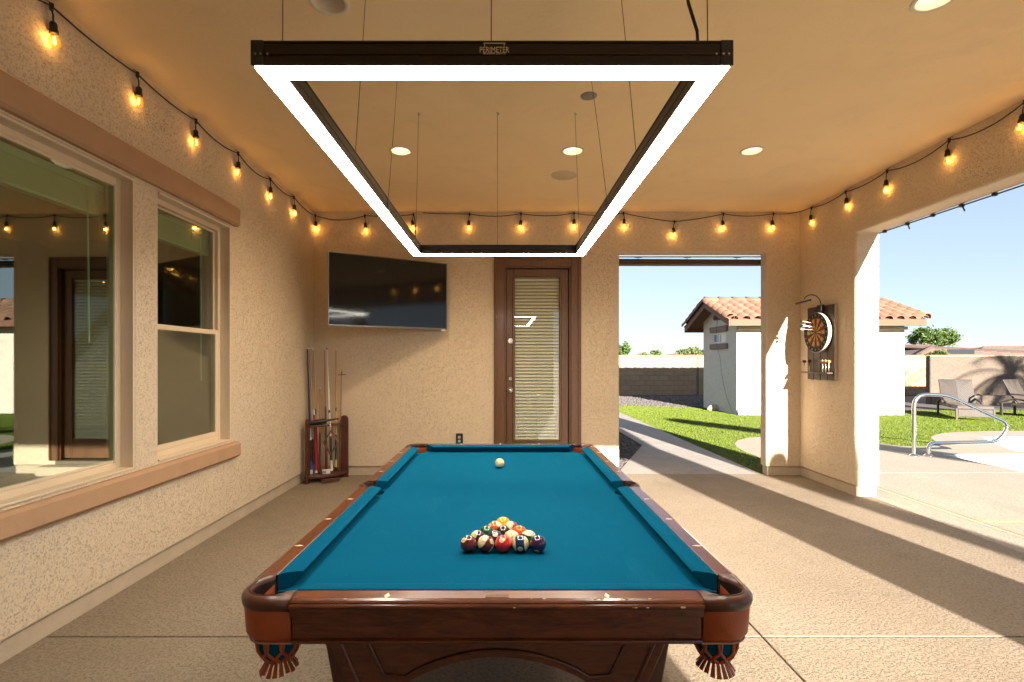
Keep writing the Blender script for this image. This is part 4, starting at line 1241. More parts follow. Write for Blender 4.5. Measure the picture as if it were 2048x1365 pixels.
cue(cpx(197, 66), cpx(238, 1213), 6.10, 6.02, [(0, .02, 'white', 'bumper'), (.02, .46, 'red', 'butt'), (.46, .50, 'white', 'joint'), (.50, .985, 'maple', 'shaft'), (.985, 1, 'white', 'tip')], 'cue with a bright red butt and white joint below a golden maple shaft')
cue(cpx(211, 80), cpx(254, 1205), 6.12, 6.10, [(0, .40, 'red', 'butt'), (.40, .47, 'rose', 'forearm'), (.47, .51, 'black', 'joint'), (.51, .985, 'maple', 'shaft'), (.985, 1, 'white', 'tip')], 'cue with a dark red butt and black joint just right of the bright red one')
cue(cpx(273, 432), cpx(270, 1190), 6.17, 6.17, [(0, .45, 'brown', 'butt'), (.45, .98, 'maple', 'shaft'), (.98, 1, 'white', 'tip')], 'short brown cue only half the height of the others')
cue(cpx(315, 76), cpx(333, 1182), 6.20, 6.16, [(0, .06, 'red', 'butt'), (.06, .49, 'brown', 'butt'), (.49, .52, 'brown', 'joint'), (.52, .985, 'rose', 'shaft'), (.985, 1, 'white', 'tip')], 'reddish brown cue with a dark thin butt left of the white cue')
cue(cpx(336, 72), cpx(379, 1192), 6.14, 6.08, [(0, .085, 'white', 'butt'), (.085, .28, 'green', 'wrap'), (.28, .47, 'white', 'forearm'), (.47, .49, 'black', 'joint'), (.49, .985, 'white', 'shaft'), (.985, 1, 'black', 'tip')], 'white shafted cue with a dark green grip behind the diamond rack')
cue(cpx(420, 78), cpx(417, 1185), 6.20, 6.14, [(0, .025, 'black', 'bumper'), (.025, .085, 'tan', 'butt'), (.085, .29, 'green', 'wrap'), (.29, .48, 'tan', 'forearm'), (.48, .51, 'brown', 'joint'), (.51, .985, 'maple', 'shaft'), (.985, 1, 'white', 'tip')], 'maple cue with a pale cream banded butt right of the white cue')
br = thing('bridge_stick', 'thin pinkish bridge stick with a small cross head at the right of the rack', 'bridge stick', tuple(wpt(*cpx(452, 1188), 6.19)))
a, b = wpt(*cpx(452, 1188), 6.19), wpt(*cpx(470, 268), 6.24)
MB().cyl(a, a.lerp(b, .5), .010, .008, 10).build('butt', CUEC['brown'], br)
MB().cyl(a.lerp(b, .5), b, .008, .006, 10).build('shaft', CUEC['rose'], br)
c_ = wpt(*cpx(472, 318), 6.22)
MB().box(c_.x - .05, c_.y - .004, c_.z - .005, c_.x + .05, c_.y + .004, c_.z + .005, .002).box(c_.x - .006, c_.y - .004, c_.z - .005, c_.x + .006, c_.y + .004, c_.z + .035, .002).build('bridge_head', CUEC['brown'], br)
t = thing('ball_rack', 'wooden diamond shaped ball rack hanging on the front of the cue rack', 'ball rack', tuple(wpt(661.5, 886, 5.93)))
P4 = [wpt(*p, 5.93) for p in ((661.5, 860.5), (676.5, 885.5), (660.8, 911.5), (646, 886))]
cen = sum(P4, V_()) / 4
m = MB(); o8 = [p + V_((0, -.011, 0)) for p in P4] + [p + V_((0, .028, 0)) for p in P4]; i8 = [cen + (p - cen) * .86 + V_((0, -.011, 0)) for p in P4] + [cen + (p - cen) * .86 + V_((0, .028, 0)) for p in P4]
f = []
for k in range(4):
    j = (k + 1) % 4
    f += [(k, j, 4 + j, 4 + k), (8 + k, 12 + k, 12 + j, 8 + j), (k, 8 + k, 8 + j, j), (4 + k, 4 + j, 12 + j, 12 + k)]
m.add(o8 + i8, f).build('frame', wood('diamond wood', (.09, .025, .013), (.20, .07, .035), .35), t, bevel=.003)
MB().tube([wpt(661.5, 861, 5.93), wpt(661, 852, 5.95), wpt(660.5, 846, 5.955)], .003, 5).build('hanger', M['nickel'], t)
t = thing('table_brush', 'black bristled table brush lying across the top of the cue rack', 'brush', (-2.05, 5.92, .67))
d = V_((.245, .10, .035)); p0 = V_((-2.235, 5.955, .685))
MB().tube([p0, p0 + d * .25, p0 + d * .6, p0 + d * .72, p0 + d * 1.2], [.022, .030, .028, .012, .009], 8).build('handle', M['black'], t)
m = MB()
for k in range(26):
    q = p0 + d * (.02 + .6 * k / 26); m.tube([q, q + V_((random.uniform(-.012, .012), -.012, -.035 - random.random() * .012))], [.006, .003], 4)
m.build('bristles', M['rubber'], t)
t = thing('chalk_box', 'small white and grey chalk box on the cue rack base', 'box', (-2.07, 6.03, .0865))
MB().box(-.045, -.03, 0, .045, .03, .045, .002, M=None).build('carton', M['white'], t, local=True)
MB().box(-.0435, -.0312, .008, .0, -.0301, .036).build('label_patch', mat('grey blue print', (.22, .24, .28), .6), t, local=True)
t.rotation_euler = (0, 0, R(18))

# ================================================================== DART CORNER (on the right wall)
M['plank'] = wood('dark stained plank', (.030, .018, .012), (.065, .042, .03), .6, (14, 14, 1.4), .05)
t = thing('dart_backboard', 'tall dark brown plank backboard mounted on the right wall, with a dart shelf', 'backboard', (XR, 5.85, 1.62))
ys = [5.595, 5.722, 5.848, 5.974, 6.10]
for k in range(4):
    MB().box(XR - .03, ys[k] + .003, 1.195, XR - .012, ys[k + 1] - .003, 2.035, .003).build('plank', M['plank'], t)
MB().box(XR - .0118, 5.60, 1.25, XR + .001, 6.095, 1.30).box(XR - .0118, 5.60, 1.90, XR + .001, 6.095, 1.95).build('batten', M['plank'], t)
MB().box(XR - .034, 5.582, 1.193, XR - .004, 5.594, 2.037, .002).build('edge_strip', mat('pale edge', (.40, .33, .25), .7), t)  # near edge strip, much paler than the planks
MB().box(XR - .105, 5.61, 1.268, XR - .031, 6.11, 1.285, .003).build('shelf', M['plank'], t)
t = thing('dartboard', 'round cream and red bristle dartboard with a white rim hung on the plank backboard', 'dartboard', (XR - .05, 5.85, 1.735))
DF = XR - .082; DY, DZ, DR = 5.85, 1.735, .226
Mx = Matrix.Translation((0, DY, DZ)) @ Matrix.Identity(4)
MB().lathe([(DR - .002, 0), (DR + .002, .003), (DR + .002, .040), (DR - .004, .044), (.0001, .044)], 40, M=Matrix.Translation((DF, DY, DZ)) @ Matrix.Rotation(R(90), 4, 'Y')).build('rim', mat('white dartboard band', (.62, .58, .50), .6, var=.08), t)
bm_ = [mat('board black', (.018, .015, .013), .9), mat('board cream', (.50, .30, .09), .9, var=.1, vscale=30), mat('board oxblood', (.135, .022, .016), .9, var=.1, vscale=30), mat('board green', (.02, .07, .03), .9)]
m = MB()
def disc_pt(r, a): return (DF - .0012, DY - r * math.sin(a), DZ + r * math.cos(a))
rings = [0.0065, .016, .099, .107, .162, .170, DR - .002]
for k in range(20):
    a0 = (k - .5) * math.pi / 10
    for q in range(6):
        r0, r1 = rings[q], rings[q + 1]
        dark = k % 2 == 0
        mi = 0 if q == 5 else (3 if q == 0 else ((2 if dark else 1) if q in (1, 3) else ((2 if dark else 1))))
        if q in (2, 4): mi = 2 if dark else 3
        for s in range(3):
            b0, b1 = a0 + s * math.pi / 30, a0 + (s + 1) * math.pi / 30
            m.add([disc_pt(r0, b0), disc_pt(r1, b0), disc_pt(r1, b1), disc_pt(r0, b1)], [(0, 1, 2, 3)], mi)
m.add([disc_pt(.0066, 2 * math.pi * i / 16) for i in range(16)], [tuple(range(16))], 2)
fo = m.build('face', bm_, t, fix=False)
wm = MB()
for r in (.0065, .016, .099, .107, .162, .170): wm.tube([disc_pt(r, 2 * math.pi * i / 40) for i in range(40)], .0008, 4, closed=True)
for k in range(20):
    a0 = (k - .5) * math.pi / 10; wm.tube([disc_pt(.016, a0), disc_pt(.172, a0)], .0008, 4)
wm.build('spider', M['wire'], t)
SEQ = [20, 1, 18, 4, 13, 6, 10, 15, 2, 17, 3, 19, 7, 16, 8, 11, 14, 9, 12, 5]
nm_ = MB()
for k, nme in enumerate(SEQ):
    a0 = k * math.pi / 10
    v, f = text(str(nme), .030, .0006)
    p = disc_pt(.195, a0)
    nm_.add(v, f, M=frame_M((p[0] - .0016, p[1], p[2]), (0, -math.cos(a0), -math.sin(a0)), (0, -math.sin(a0), math.cos(a0))))
nm_.build('number_ring', mat('cream numbers', (.55, .42, .26), .7), t, fix=False)
def dart(tip, back, flight, label, group, stem=.003):
    t = thing('dart', label, 'dart', tuple(tip), group=group)
    tip, back = V_(tip), V_(back); d = (back - tip).normalized(); L_ = (back - tip).length
    MB().cyl(tip, tip + d * L_ * .22, .0009, .0014, 6).build('point', M['nickel'], t)
    MB().tube([tip + d * L_ * .2, tip + d * L_ * .24, tip + d * L_ * .52, tip + d * L_ * .56], [.002, .0042, .0042, .003], 8).build('barrel', M['nickel'], t)
    MB().cyl(tip + d * L_ * .55, back, .0026, .0026, 6).build('stem', CUEC['white'] if flight != 'dk' else M['black'], t)
    u = d.orthogonal().normalized(); w_ = d.cross(u); m = MB()
    for ax in (u, w_):
        for s in (-1, 1):
            pts = [back - d * .036, back - d * .024 + ax * s * .021, back - d * .004 + ax * s * .019, back + d * .002]
            n_ = d.cross(ax) * .0007
            m.add([p - n_ for p in pts] + [p + n_ for p in pts], [(0, 1, 2, 3), (7, 6, 5, 4), (0, 4, 5, 1), (1, 5, 6, 2), (2, 6, 7, 3)])
    m.build('flight', FL[flight], t)
    return t
FL = {'wh': mat('white flight', (.22, .215, .21), .6), 'or': mat('orange flight', (.60, .17, .06), .6), 'dk': mat('dark flight', (.09, .02, .02), .6)}
for k, (dy_, dz) in enumerate(((.045, .105), (.03, .06), (.01, .05), (.02, .03))):
    tp_ = (DF - .001, DY + dy_ - .02, DZ + dz)
    dart(tp_, (DF - .150, DY + dy_ + (.01, .03, .0, .02)[k], DZ + dz + (.035, .02, .045, .012)[k]), 'wh', ['topmost white flighted dart stuck in the dartboard', 'white dart stuck in the upper face of the dartboard, upper of the lower cluster', 'white dart stuck near the bullseye, steepest of the cluster', 'lowest white flighted dart stuck in the dartboard'][k], 'darts stuck in the board')
for k, (y, c) in enumerate(((6.085, 'dk'), (5.995, 'dk'), (5.745, 'or'), (5.69, 'or'), (5.635, 'or'))):
    dart((XR - .070, y, 1.262), (XR - .068 + random.uniform(-.004, .004), y + random.uniform(-.004, .004), 1.425 + random.uniform(-.006, .006)), c,
         ['dark flighted dart standing at the far end of the dart shelf', 'dark flighted dart on the shelf, second from the corner side', 'orange flighted dart on the shelf, farthest of the three orange ones', 'orange flighted dart on the shelf, middle of the three orange ones', 'orange flighted dart at the near end of the dart shelf'][k], 'darts stored on the shelf')
t = thing('dartboard_lamp', 'small black gooseneck lamp arching out above the dartboard', 'lamp', (XR - .03, 5.80, 2.03))
MB().box(XR - .075, 5.765, 1.965, XR - .031, 5.85, 2.045, .005).build('bracket', M['black'], t)
MB().tube([(XR - .055, 5.80, 2.04)] + [(XR - .055 - .105 * (1 - math.cos(R(a))), 5.80, 2.05 + .11 * math.sin(R(a))) for a in range(0, 151, 12)], .0055, 7).build('gooseneck', M['black'], t)
MB().tube([(XR - .25, 5.67, 2.085), (XR - .25, 5.95, 2.075)], .011, 8).build('light_bar', M['black'], t)
# ================================================================== POOL HANDRAIL
def smooth_path(P, r=.12, n=6):
    P = [V_(p) for p in P]; out = [P[0]]
    for i in range(1, len(P) - 1):
        a, b, c = P[i - 1], P[i], P[i + 1]; k = min(r if not isinstance(r, list) else r[i], (a - b).length * .48, (c - b).length * .48)
        p, q = b + (a - b).normalized() * k, b + (c - b).normalized() * k
        out += [p.lerp(b, t / n).lerp(b.lerp(q, t / n), t / n) for t in range(n + 1)]
    return out + [P[-1]]
HY_ = 7.62
t = thing('pool_handrail', 'bent stainless steel pool handrail bolted to the deck', 'handrail', (6.13, HY_, 0))
hp = [wpt(px, py, HY_) for px, py in ((1828, 911), (1828, 789), (1893, 790.5), (2020, 849), (1998, 884), (1857, 887), (1857, 911))]
hp[0].z = hp[-1].z = -.01
for p, dy_ in zip(hp, (0, 0, 0, .0, 0, 0, 0)): p.y += dy_
MB().tube(smooth_path(hp, [0, .2, .14, .2, .18, .16, 0], 8), .027, 12).build('rail_tube', M['stainless'], t)
for p in (hp[0], hp[-1]):
    MB().lathe([(.026, .03), (.034, .026), (.058, .006), (.060, -.002)], 20, (p.x, p.y, 0)).build('escutcheon', M['stainless'], t)

# ================================================================== LOUNGERS
def lounger(loc, rot, label):
    t = thing('chaise_lounge', label, 'chaise lounge', loc, rot, 'wicker loungers on the lawn')
    W2 = .34
    m = MB().box(-W2, -.75, .27, W2, .45, .35, .012)
    m.build('seat', M['wicker'], t, local=True)
    sw = MB()
    for k in range(12): sw.box(-W2 + .03, -.74 + k * .098, .349, W2 - .03, -.74 + k * .098 + .05, .357, .003)
    sw.build('seat_weave', M['wicker'], t, local=True)
    # reclining back, chevron weave
    tl = R(24); Bk = Matrix.Translation((0, .36, .33)) @ Matrix.Rotation(-tl, 4, 'X')
    bk = MB().box(-W2, -.015, 0, W2, .018, .66, .008, M=Bk).build('backrest', M['wickerdark'], t, local=True)
    cv = MB(); step = .044
    for k in range(26):
        zc = -.30 + k * step
        for s in (-1, 1):
            z0_, z1_ = zc + 0, zc + .30
            x0, x1 = .004, W2 - .004
            # clip the diagonal strip to the panel
            def cl(za, zb):
                a, b = x0, x1
                if za < 0: a = x0 + (x1 - x0) * (0 - za) / (zb - za); za = 0
                if zb > .65: b = x0 + (x1 - x0) * (.65 - z0_) / (z1_ - z0_); zb = .65
                return a, b, za, zb
            if z1_ <= .03 or z0_ >= .63: continue
            a, b, za, zb = cl(z0_, z1_)
            if b - a < .02: continue
            w_ = .030
            cv.add([(s * a, -.019, za), (s * b, -.019, zb), (s * b, -.023, min(.655, zb + w_ / 2)), (s * a, -.023, za + w_ / 2), (s * b, -.019, min(.657, zb + w_)), (s * a, -.019, za + w_)], [(0, 1, 2, 3), (3, 2, 4, 5)], M=Bk)
    cv.build('chevron_weave', M['wicker'], bk, local=True, fix=False)
    lg_ = MB()
    for sx in (-1, 1):
        l = MB().box(sx * W2 - .022, -.74, 0, sx * W2 + .022, -.695, .29, .006).build('leg', M['wicker'], t, local=True)
        MB().box(sx * W2 - .022, .62, 0, sx * W2 + .022, .67, .33, .006).build('leg', M['wickerdark'], t, local=True)
        MB().tube([(sx * W2, -.30, .30), (sx * W2, -.12, .315), (sx * W2, .10, .40), (sx * W2, .40, .455), (sx * W2, .66, .34), (sx * W2, .70, .30)], .022, 8).build('side_frame', M['wicker'], t, local=True)
        MB().tube([(sx * (W2 + .02), .05, .36), (sx * (W2 + .05), .18, .56), (sx * (W2 + .05), .45, .57)], .018, 8).build('armrest', M['wickerdark'], t, local=True)
    MB().box(-W2, .45, .27, W2, .70, .31, .008).build('rear_frame', M['wickerdark'], t, local=True)
    MB().box(-W2 + .024, -.735, .09, W2 - .024, -.71, .262, .006).build('foot_panel', M['wicker'], t, local=True)
    return t
lounger((11.5, 12.75, -.004), R(-26), 'grey brown wicker chaise lounge with a chevron back on the lawn behind the handrail')
lounger((13.5, 12.8, -.004), R(24), 'wicker chaise lounge cut off by the right edge of the picture')

# ================================================================== SHED
SX0, SX1, SY0, SY1 = 6.14, 10.53, 13.4, 15.6
EY, EZ, RYm, RZ = 12.95, 2.50, 14.5, 3.10
t = thing('shed', 'white stucco pool shed with a clay tile gable roof on the lawn', 'shed', (SX0, SY0, 0))
wz = lambda y: EZ + (RZ - EZ) * (y - EY) / (RYm - EY) - .09
G1, G0 = SY1, SY0
poly = [(SY0, -.05), (SY1, -.05), (SY1, wz(SY0)), (RYm, wz(RYm)), (SY0, wz(SY0))]
wl = MB()
# gable end with a window hole
WY0, WY1, WZ0, WZ1 = 14.06, 14.90, 1.92, 2.20
wl.grid_wall([SY0, WY0, WY1, SY1], [-.05, WZ0, WZ1, wz(SY0)], lambda u, z: not (WY0 < u < WY1 and WZ0 < z < WZ1), SX0, SX0 + .14, 'x')
wl.prism([(SY0, wz(SY0) + .0005), (SY1, wz(SY0) + .0005), (RYm, wz(RYm))], SX0, SX0 + .14, Matrix(((0, 0, 1, 0), (1, 0, 0, 0), (0, 1, 0, 0), (0, 0, 0, 1))))
wl.prism(poly, SX1 - .14, SX1, Matrix(((0, 0, 1, 0), (1, 0, 0, 0), (0, 1, 0, 0), (0, 0, 0, 1))))
wl.box(SX0 + .1405, SY0, -.05, SX1 - .1405, SY0 + .14, wz(SY0)).box(SX0 + .1405, SY1 - .14, -.05, SX1 - .1405, SY1, wz(SY0))
wl.build('wall', M['shedwall'], t)
rl = MB(); rx0, rx1 = SX0 - .38, SX1 + .17
sl_ = math.atan2(RZ - EZ, RYm - EY)
for s in (1, -1):
    ey = EY if s == 1 else 2 * RYm - EY
    v = []
    for dz in (-.085, -.03):
        v += [(rx0, ey, EZ + dz), (rx1, ey, EZ + dz), (rx1, RYm, RZ + dz), (rx0, RYm, RZ + dz)]
    rl.add(v, [(0, 1, 2, 3), (7, 6, 5, 4), (0, 4, 5, 1), (1, 5, 6, 2), (3, 2, 6, 7), (0, 3, 7, 4)])
rfo = rl.build('roof', M['soffit'], t)
for s in (1, -1):
    ey = EY if s == 1 else 2 * RYm - EY
    MB().box(rx0 - .0, ey - .04 * s, EZ - .20, rx1, ey - .002 * s, EZ - .035, .004).build('fascia', M['fascia'], rfo)
    # barge boards on both gables
    for xx in (rx0 - .032, rx1 + .002):
        v = []
        for x in (xx, xx + .03):
            v += [(x, ey - .03 * s, EZ - .20), (x, RYm - .001 * s, RZ - .19), (x, RYm - .001 * s, RZ - .035), (x, ey - .03 * s, EZ - .035)]
        MB().add(v, [(0, 1, 2, 3), (7, 6, 5, 4), (0, 4, 5, 1), (1, 5, 6, 2), (2, 6, 7, 3), (3, 7, 4, 0)]).build('barge_board', M['soffit'], rfo)
MB().box(SX0 + .02, SY0 - .06, EZ - .27, SX1 + .05, SY0 - .002, EZ - .19, .004).build('frieze_board', mat('cream frieze', (.56, .44, .30), .7), t)
# tiles: one barrel tile mesh shared
tw, tlen = .292, .375
prof = [(-.146, .0), (-.115, .004), (-.10, .02), (-.085, .052), (-.05, .078), (0, .088), (.05, .078), (.085, .052), (.10, .02), (.115, .004), (.146, .0)]
tm = MB(); n = len(prof); th = .014
v = [(x, 0, z + .018) for x, z in prof] + [(x * .97, tlen, z) for x, z in prof] + [(x, 0, z + .018 - th) for x, z in prof]
f = [(i, i + 1, n + i + 1, n + i) for i in range(n - 1)] + [(i + 1, i, 2 * n + i, 2 * n + i + 1) for i in range(n - 1)]
tm.add(v, f, 0, True)
tme = tm.mesh('roof_tile', fix=False); tme.materials.append(M['tile'])
ncol = int((rx1 - rx0) / tw) + 1; slope_len = math.hypot(RYm - EY, RZ - EZ); nrow = 5; pitch = (slope_len - .02) / nrow
base = V_((SX0, SY0, 0))
for s in (1, -1):
    for r_ in range(nrow):
        for c_i in range(ncol):
            d = r_ * pitch - .05
            y = (EY + d * math.cos(sl_)) if s == 1 else (2 * RYm - EY - d * math.cos(sl_))
            z = EZ + d * math.sin(sl_) - .022
            o = link('roof_tile', tme, t)
            o.location = V_((rx0 + .10 + c_i * (rx1 - rx0 - .16) / (ncol - 1) + random.uniform(-.006, .006), y, z)) - base
            o.rotation_euler = (sl_ + random.uniform(-.012, .012), 0, random.uniform(-.015, .015)) if s == 1 else (-sl_ + random.uniform(-.012, .012), 0, math.pi)
            if s == -1: o.rotation_euler = (sl_, 0, math.pi)
            if s == 1 and r_ in (2, 3) and c_i in (6, 7) and False: o.hide_render = True
# verge and ridge tiles
vm = MB(); vp = [(.11 * math.cos(R(a)), .11 * math.sin(R(a))) for a in range(-25, 206, 21)]
n = len(vp)
vm.add([(x, 0, z + .02) for x, z in vp] + [(x * .9, .40, z * .9) for x, z in vp] + [(x * .87, 0, z * .87 + .02) for x, z in vp],
       [(i, i + 1, n + i + 1, n + i) for i in range(n - 1)] + [(i + 1, i, 2 * n + i, 2 * n + i + 1) for i in range(n - 1)], 0, True)
vme = vm.mesh('verge_tile', fix=False); vme.materials.append(M['tile'])
for s in (1, -1):
    for xx in (rx0 - .01, rx1 + .01):
        for r_ in range(5):
            d = r_ * pitch - .05
            y = (EY + d * math.cos(sl_)) if s == 1 else (2 * RYm - EY - d * math.cos(sl_))
            o = link('verge_tile', vme, t); o.location = V_((xx, y, EZ + d * math.sin(sl_) + .01)) - base
            o.rotation_euler = (sl_, 0, 0) if s == 1 else (sl_, 0, math.pi)
nr = 13
for k in range(nr):
    o = link('ridge_tile', vme, t); o.location = V_((rx0 - .03 + k * (rx1 - rx0 - .28) / (nr - 1), RYm, RZ + .005)) - base
    o.rotation_euler = (random.uniform(-.01, .01), 0, -math.pi / 2); 
# small skylight
MB().add([(8.35, 13.75, EZ + .405), (9.0, 13.75, EZ + .405), (9.0, 14.2, EZ + .58), (8.35, 14.2, EZ + .58), (8.35, 13.75, EZ + .44), (9.0, 13.75, EZ + .44), (9.0, 14.2, EZ + .615), (8.35, 14.2, EZ + .615)],
         [(0, 1, 2, 3), (4, 7, 6, 5), (0, 4, 5, 1), (1, 5, 6, 2), (2, 6, 7, 3), (3, 7, 4, 0)]).build('solar_panel', mat('blue green panel', (.10, .20, .20), .15), t)
# gable window with lintel and sill
wn_ = MB()
for q_ in ((SX0 + .01, WY0 + .001, WZ0 + .001, SX0 + .06, WY0 + .045, WZ1 - .001), (SX0 + .01, WY1 - .045, WZ0 + .001, SX0 + .06, WY1 - .001, WZ1 - .001), (SX0 + .01, WY0 + .045, WZ0 + .001, SX0 + .06, WY1 - .045, WZ0 + .035), (SX0 + .01, WY0 + .045, WZ1 - .035, SX0 + .06, WY1 - .045, WZ1 - .001), (SX0 + .005, 14.44, WZ0 + .035, SX0 + .06, 14.50, WZ1 - .035)):
    wn_.box(*q_, b=.003)
wo = wn_.build('window', M['white'], t)
M['shedpane'] = mat('dark shed glass', (.02, .025, .03), .06, spec=.8)
MB().box(SX0 + .035, 14.50, WZ0 + .035, SX0 + .04, WY1 - .045, WZ1 - .035).build('pane', M['shedpane'], wo)
MB().box(SX0 + .025, WY0 + .045, WZ0 + .035, SX0 + .03, 14.44, WZ1 - .035).build('pane', mat('pale blind behind glass', (.60, .56, .52), .3), wo)
M['shedtrim'] = mat('brown stucco trim', (.22, .16, .13), .9, bmp=.4, bscale=60, bdist=.006)
MB().box(SX0 - .06, 13.90, 2.225, SX0 + .01, 15.02, 2.385, .015).build('lintel', M['shedtrim'], t)
MB().box(SX0 - .06, 13.90, 1.745, SX0 + .01, 15.02, 1.895, .015).build('sill', M['shedtrim'], t)
for k, (y, z) in enumerate(((14.52, 2.80), (14.42, 2.64), (14.62, 2.64))):
    MB().lathe([(.075, 0), (.075, -.10), (.058, -.10), (.058, 0)], 16, M=Matrix.Translation((SX0 + .02, y, z)) @ Matrix.Rotation(R(90), 4, 'Y')).build('vent_pipe', M['soffit'], t)
# hanging wire and small solar panel
t2 = thing('solar_charger', 'small tilted solar panel on the turf at the shed corner', 'solar panel', (6.20, 13.16, 0))
sp_M = Matrix.Translation((6.20, 13.27, .01)) @ Matrix.Rotation(R(-14), 4, 'Z') @ Matrix.Rotation(R(58), 4, 'X') @ Matrix.Diagonal((.52, .52, .6, 1))
MB().box(-.13, 0, 0, .13, .36, .018, .003, M=sp_M).build('panel_frame', M['white'], t2)
m = MB()
for i in range(3):
    for k in range(4): m.box(-.115 + i * .078, .015 + k * .085, .0182, -.115 + i * .078 + .068, .015 + k * .085 + .072, .0235, M=sp_M)
m.build('cells', mat('solar cell', (.03, .05, .10), .15, spec=.8), t2)
MB().tube([(6.19, 13.36, .15), (6.19, 13.37, .0)], .008, 6).build('stand', M['black'], t2)
wr = thing('hanging_wire', 'thin dark wire hanging down the shaded gable wall of the shed', 'wire', (SX0, 14.4, 2.6))
pts = [V_((SX0 - .012, 14.50, 2.66)), V_((SX0 - .07, 14.49, 2.37)), V_((SX0 - .07, 14.48, 1.80)), V_((SX0 - .015, 14.40, 1.55)), V_((SX0 - .015, 14.25, 1.0)), V_((SX0 - .015, 14.05, .55)), V_((SX0 - .015, 13.85, .30)), V_((SX0 - .02, 13.62, .06)), V_((SX0 - .02, 13.45, .015))]
MB().tube(pts, .0032, 5).build('strand', M['rubber'], wr)
# TOWELS sign with hooks on the sunny wall (seen mirrored in the window)
t = thing('towel_sign', 'black TOWELS lettering with a hook rail on the white shed wall', 'sign', (7.92, SY0, 1.5))
v, f = text('TOWELS', .15, .004)
MB().add(v, f, M=frame_M((7.90, SY0 - .006, 1.56), (1, 0, 0), (0, 0, 1))).build('lettering', M['black'], t, fix=False)
m = MB().box(7.58, SY0 - .025, 1.44, 8.22, SY0 + .001, 1.475, .004).build('hook_rail', M['black'], t)
for k in range(5):
    x = 7.64 + k * .13
    MB().tube([(x, SY0 - .02, 1.445), (x, SY0 - .03, 1.39), (x, SY0 - .06, 1.37), (x, SY0 - .075, 1.40)], .008, 5).build('hook', M['black'], t)

# ================================================================== FENCES
FY = 21.2
t = thing('block_fence', 'long tan concrete block garden wall behind the gravel and shed', 'garden wall', (3.2, FY, 0))
BWd, BHt = .40, .2
rows = 8
def fence_top(): return rows * BHt
MB().box(2.4, FY + .01, -.1, 18.2, FY + .14, rows * BHt + .012).build('mortar', M['mortar'], t)
blm = MB().box(-.1965, 0, .0035, .1965, .02, BHt - .0035, .006); bme = blm.mesh('block'); bme.materials.append(M['block'])
hid = MB()
cnt = 0
for r_ in range(rows):
    off = .2 if r_ % 2 else 0
    for k in range(39):
        x = 2.5 + k * BWd + off
        if 3.9 < x < 9.3 or 16.1 < x < 17.9:
            o = link('block', bme, t); o.location = V_((x, FY - .008 + random.uniform(-.0025, .0025), r_ * BHt)) - V_((3.2, FY, 0)); cnt += 1
        else:
            hid.box(x - .1965, FY - .008, r_ * BHt + .0035, x + .1965, FY + .012, r_ * BHt + BHt - .0035)
ho = hid.build('block_rest', M['block'], t); ho['kind'] = 'stuff'
for k in range(13):
    MB().box(3.0 + k * 1.2, FY - .03, rows * BHt + .013, 3.0 + k * 1.2 + 1.192, FY + .17, rows * BHt + .055, .006).build('cap', M['block'], t)
MB().box(8.06, FY - .035, -.05, 8.14, FY - .008, rows * BHt + .01, .003).build('control_joint', mat('brown joint strip', (.16, .10, .07), .8), t)
t = thing('stucco_fence', 'pebbly grey tan stucco garden wall behind the loungers, striped by palm shadows', 'garden wall', (14.2, 17, 0))
MB().box(14.22, 17, -.1, 26, 17.2, 1.565, .02).build('panel', M['stucco_fence'], t)
MB().box(14.23, 16.55, -.1, 26, 16.98, .29, .015).build('low_planter_wall', M['stucco_fence'], t)
MB().box(14.2, 16.98, 1.566, 26, 17.22, 1.60, .006).build('cap', mat('cream coping', (.52, .42, .29), .85), t)

# rocks by the shed
def boulder(loc, s, sc, m_, label, seed, cat='boulder'):
    r_ = np.random.default_rng(seed); b = MB().ball((0, 0, 0), 1, 14, 9)
    k = r_.normal(0, 1, (5, 3)); ph = r_.uniform(0, 6, 5)
    vv = []
    for p in b.v:
        p = V_(p); d = 1 + sum(.07 * math.sin(2.2 * p.dot(V_(k[q])) + ph[q]) for q in range(5))
        vv.append((p.x * d * s * sc[0], p.y * d * s * sc[1], max(p.z * d, -.45) * s * sc[2]))
    b.v = vv; b.s = [False] * len(b.f)
    o = b.build('boulder', m_, None); o.location = loc
    return tag(o, label, cat)
boulder((10.95, 15.3, .20), .42, (1.1, .9, .9), M['boulder'], 'largest dark rust boulder stacked beside the shed corner', 1)
boulder((11.55, 15.5, .10), .30, (1.3, .9, .8), M['boulder'], 'low dark boulder at the right end of the rock pile', 2)
boulder((10.9, 14.95, .10), .26, (1.2, 1, .7), M['boulder'], 'small dark boulder in front of the pile against the shed', 3)
boulder((11.2, 15.6, .42), .26, (1, 1, .9), M['palerock'], 'pinkish rock on the top of the rock pile', 4)
boulder((6.05, 14.62, .06), .13, (1.3, .8, .9), M['palerock'], 'pale pink rock on the turf at the foot of the shed gable', 5)

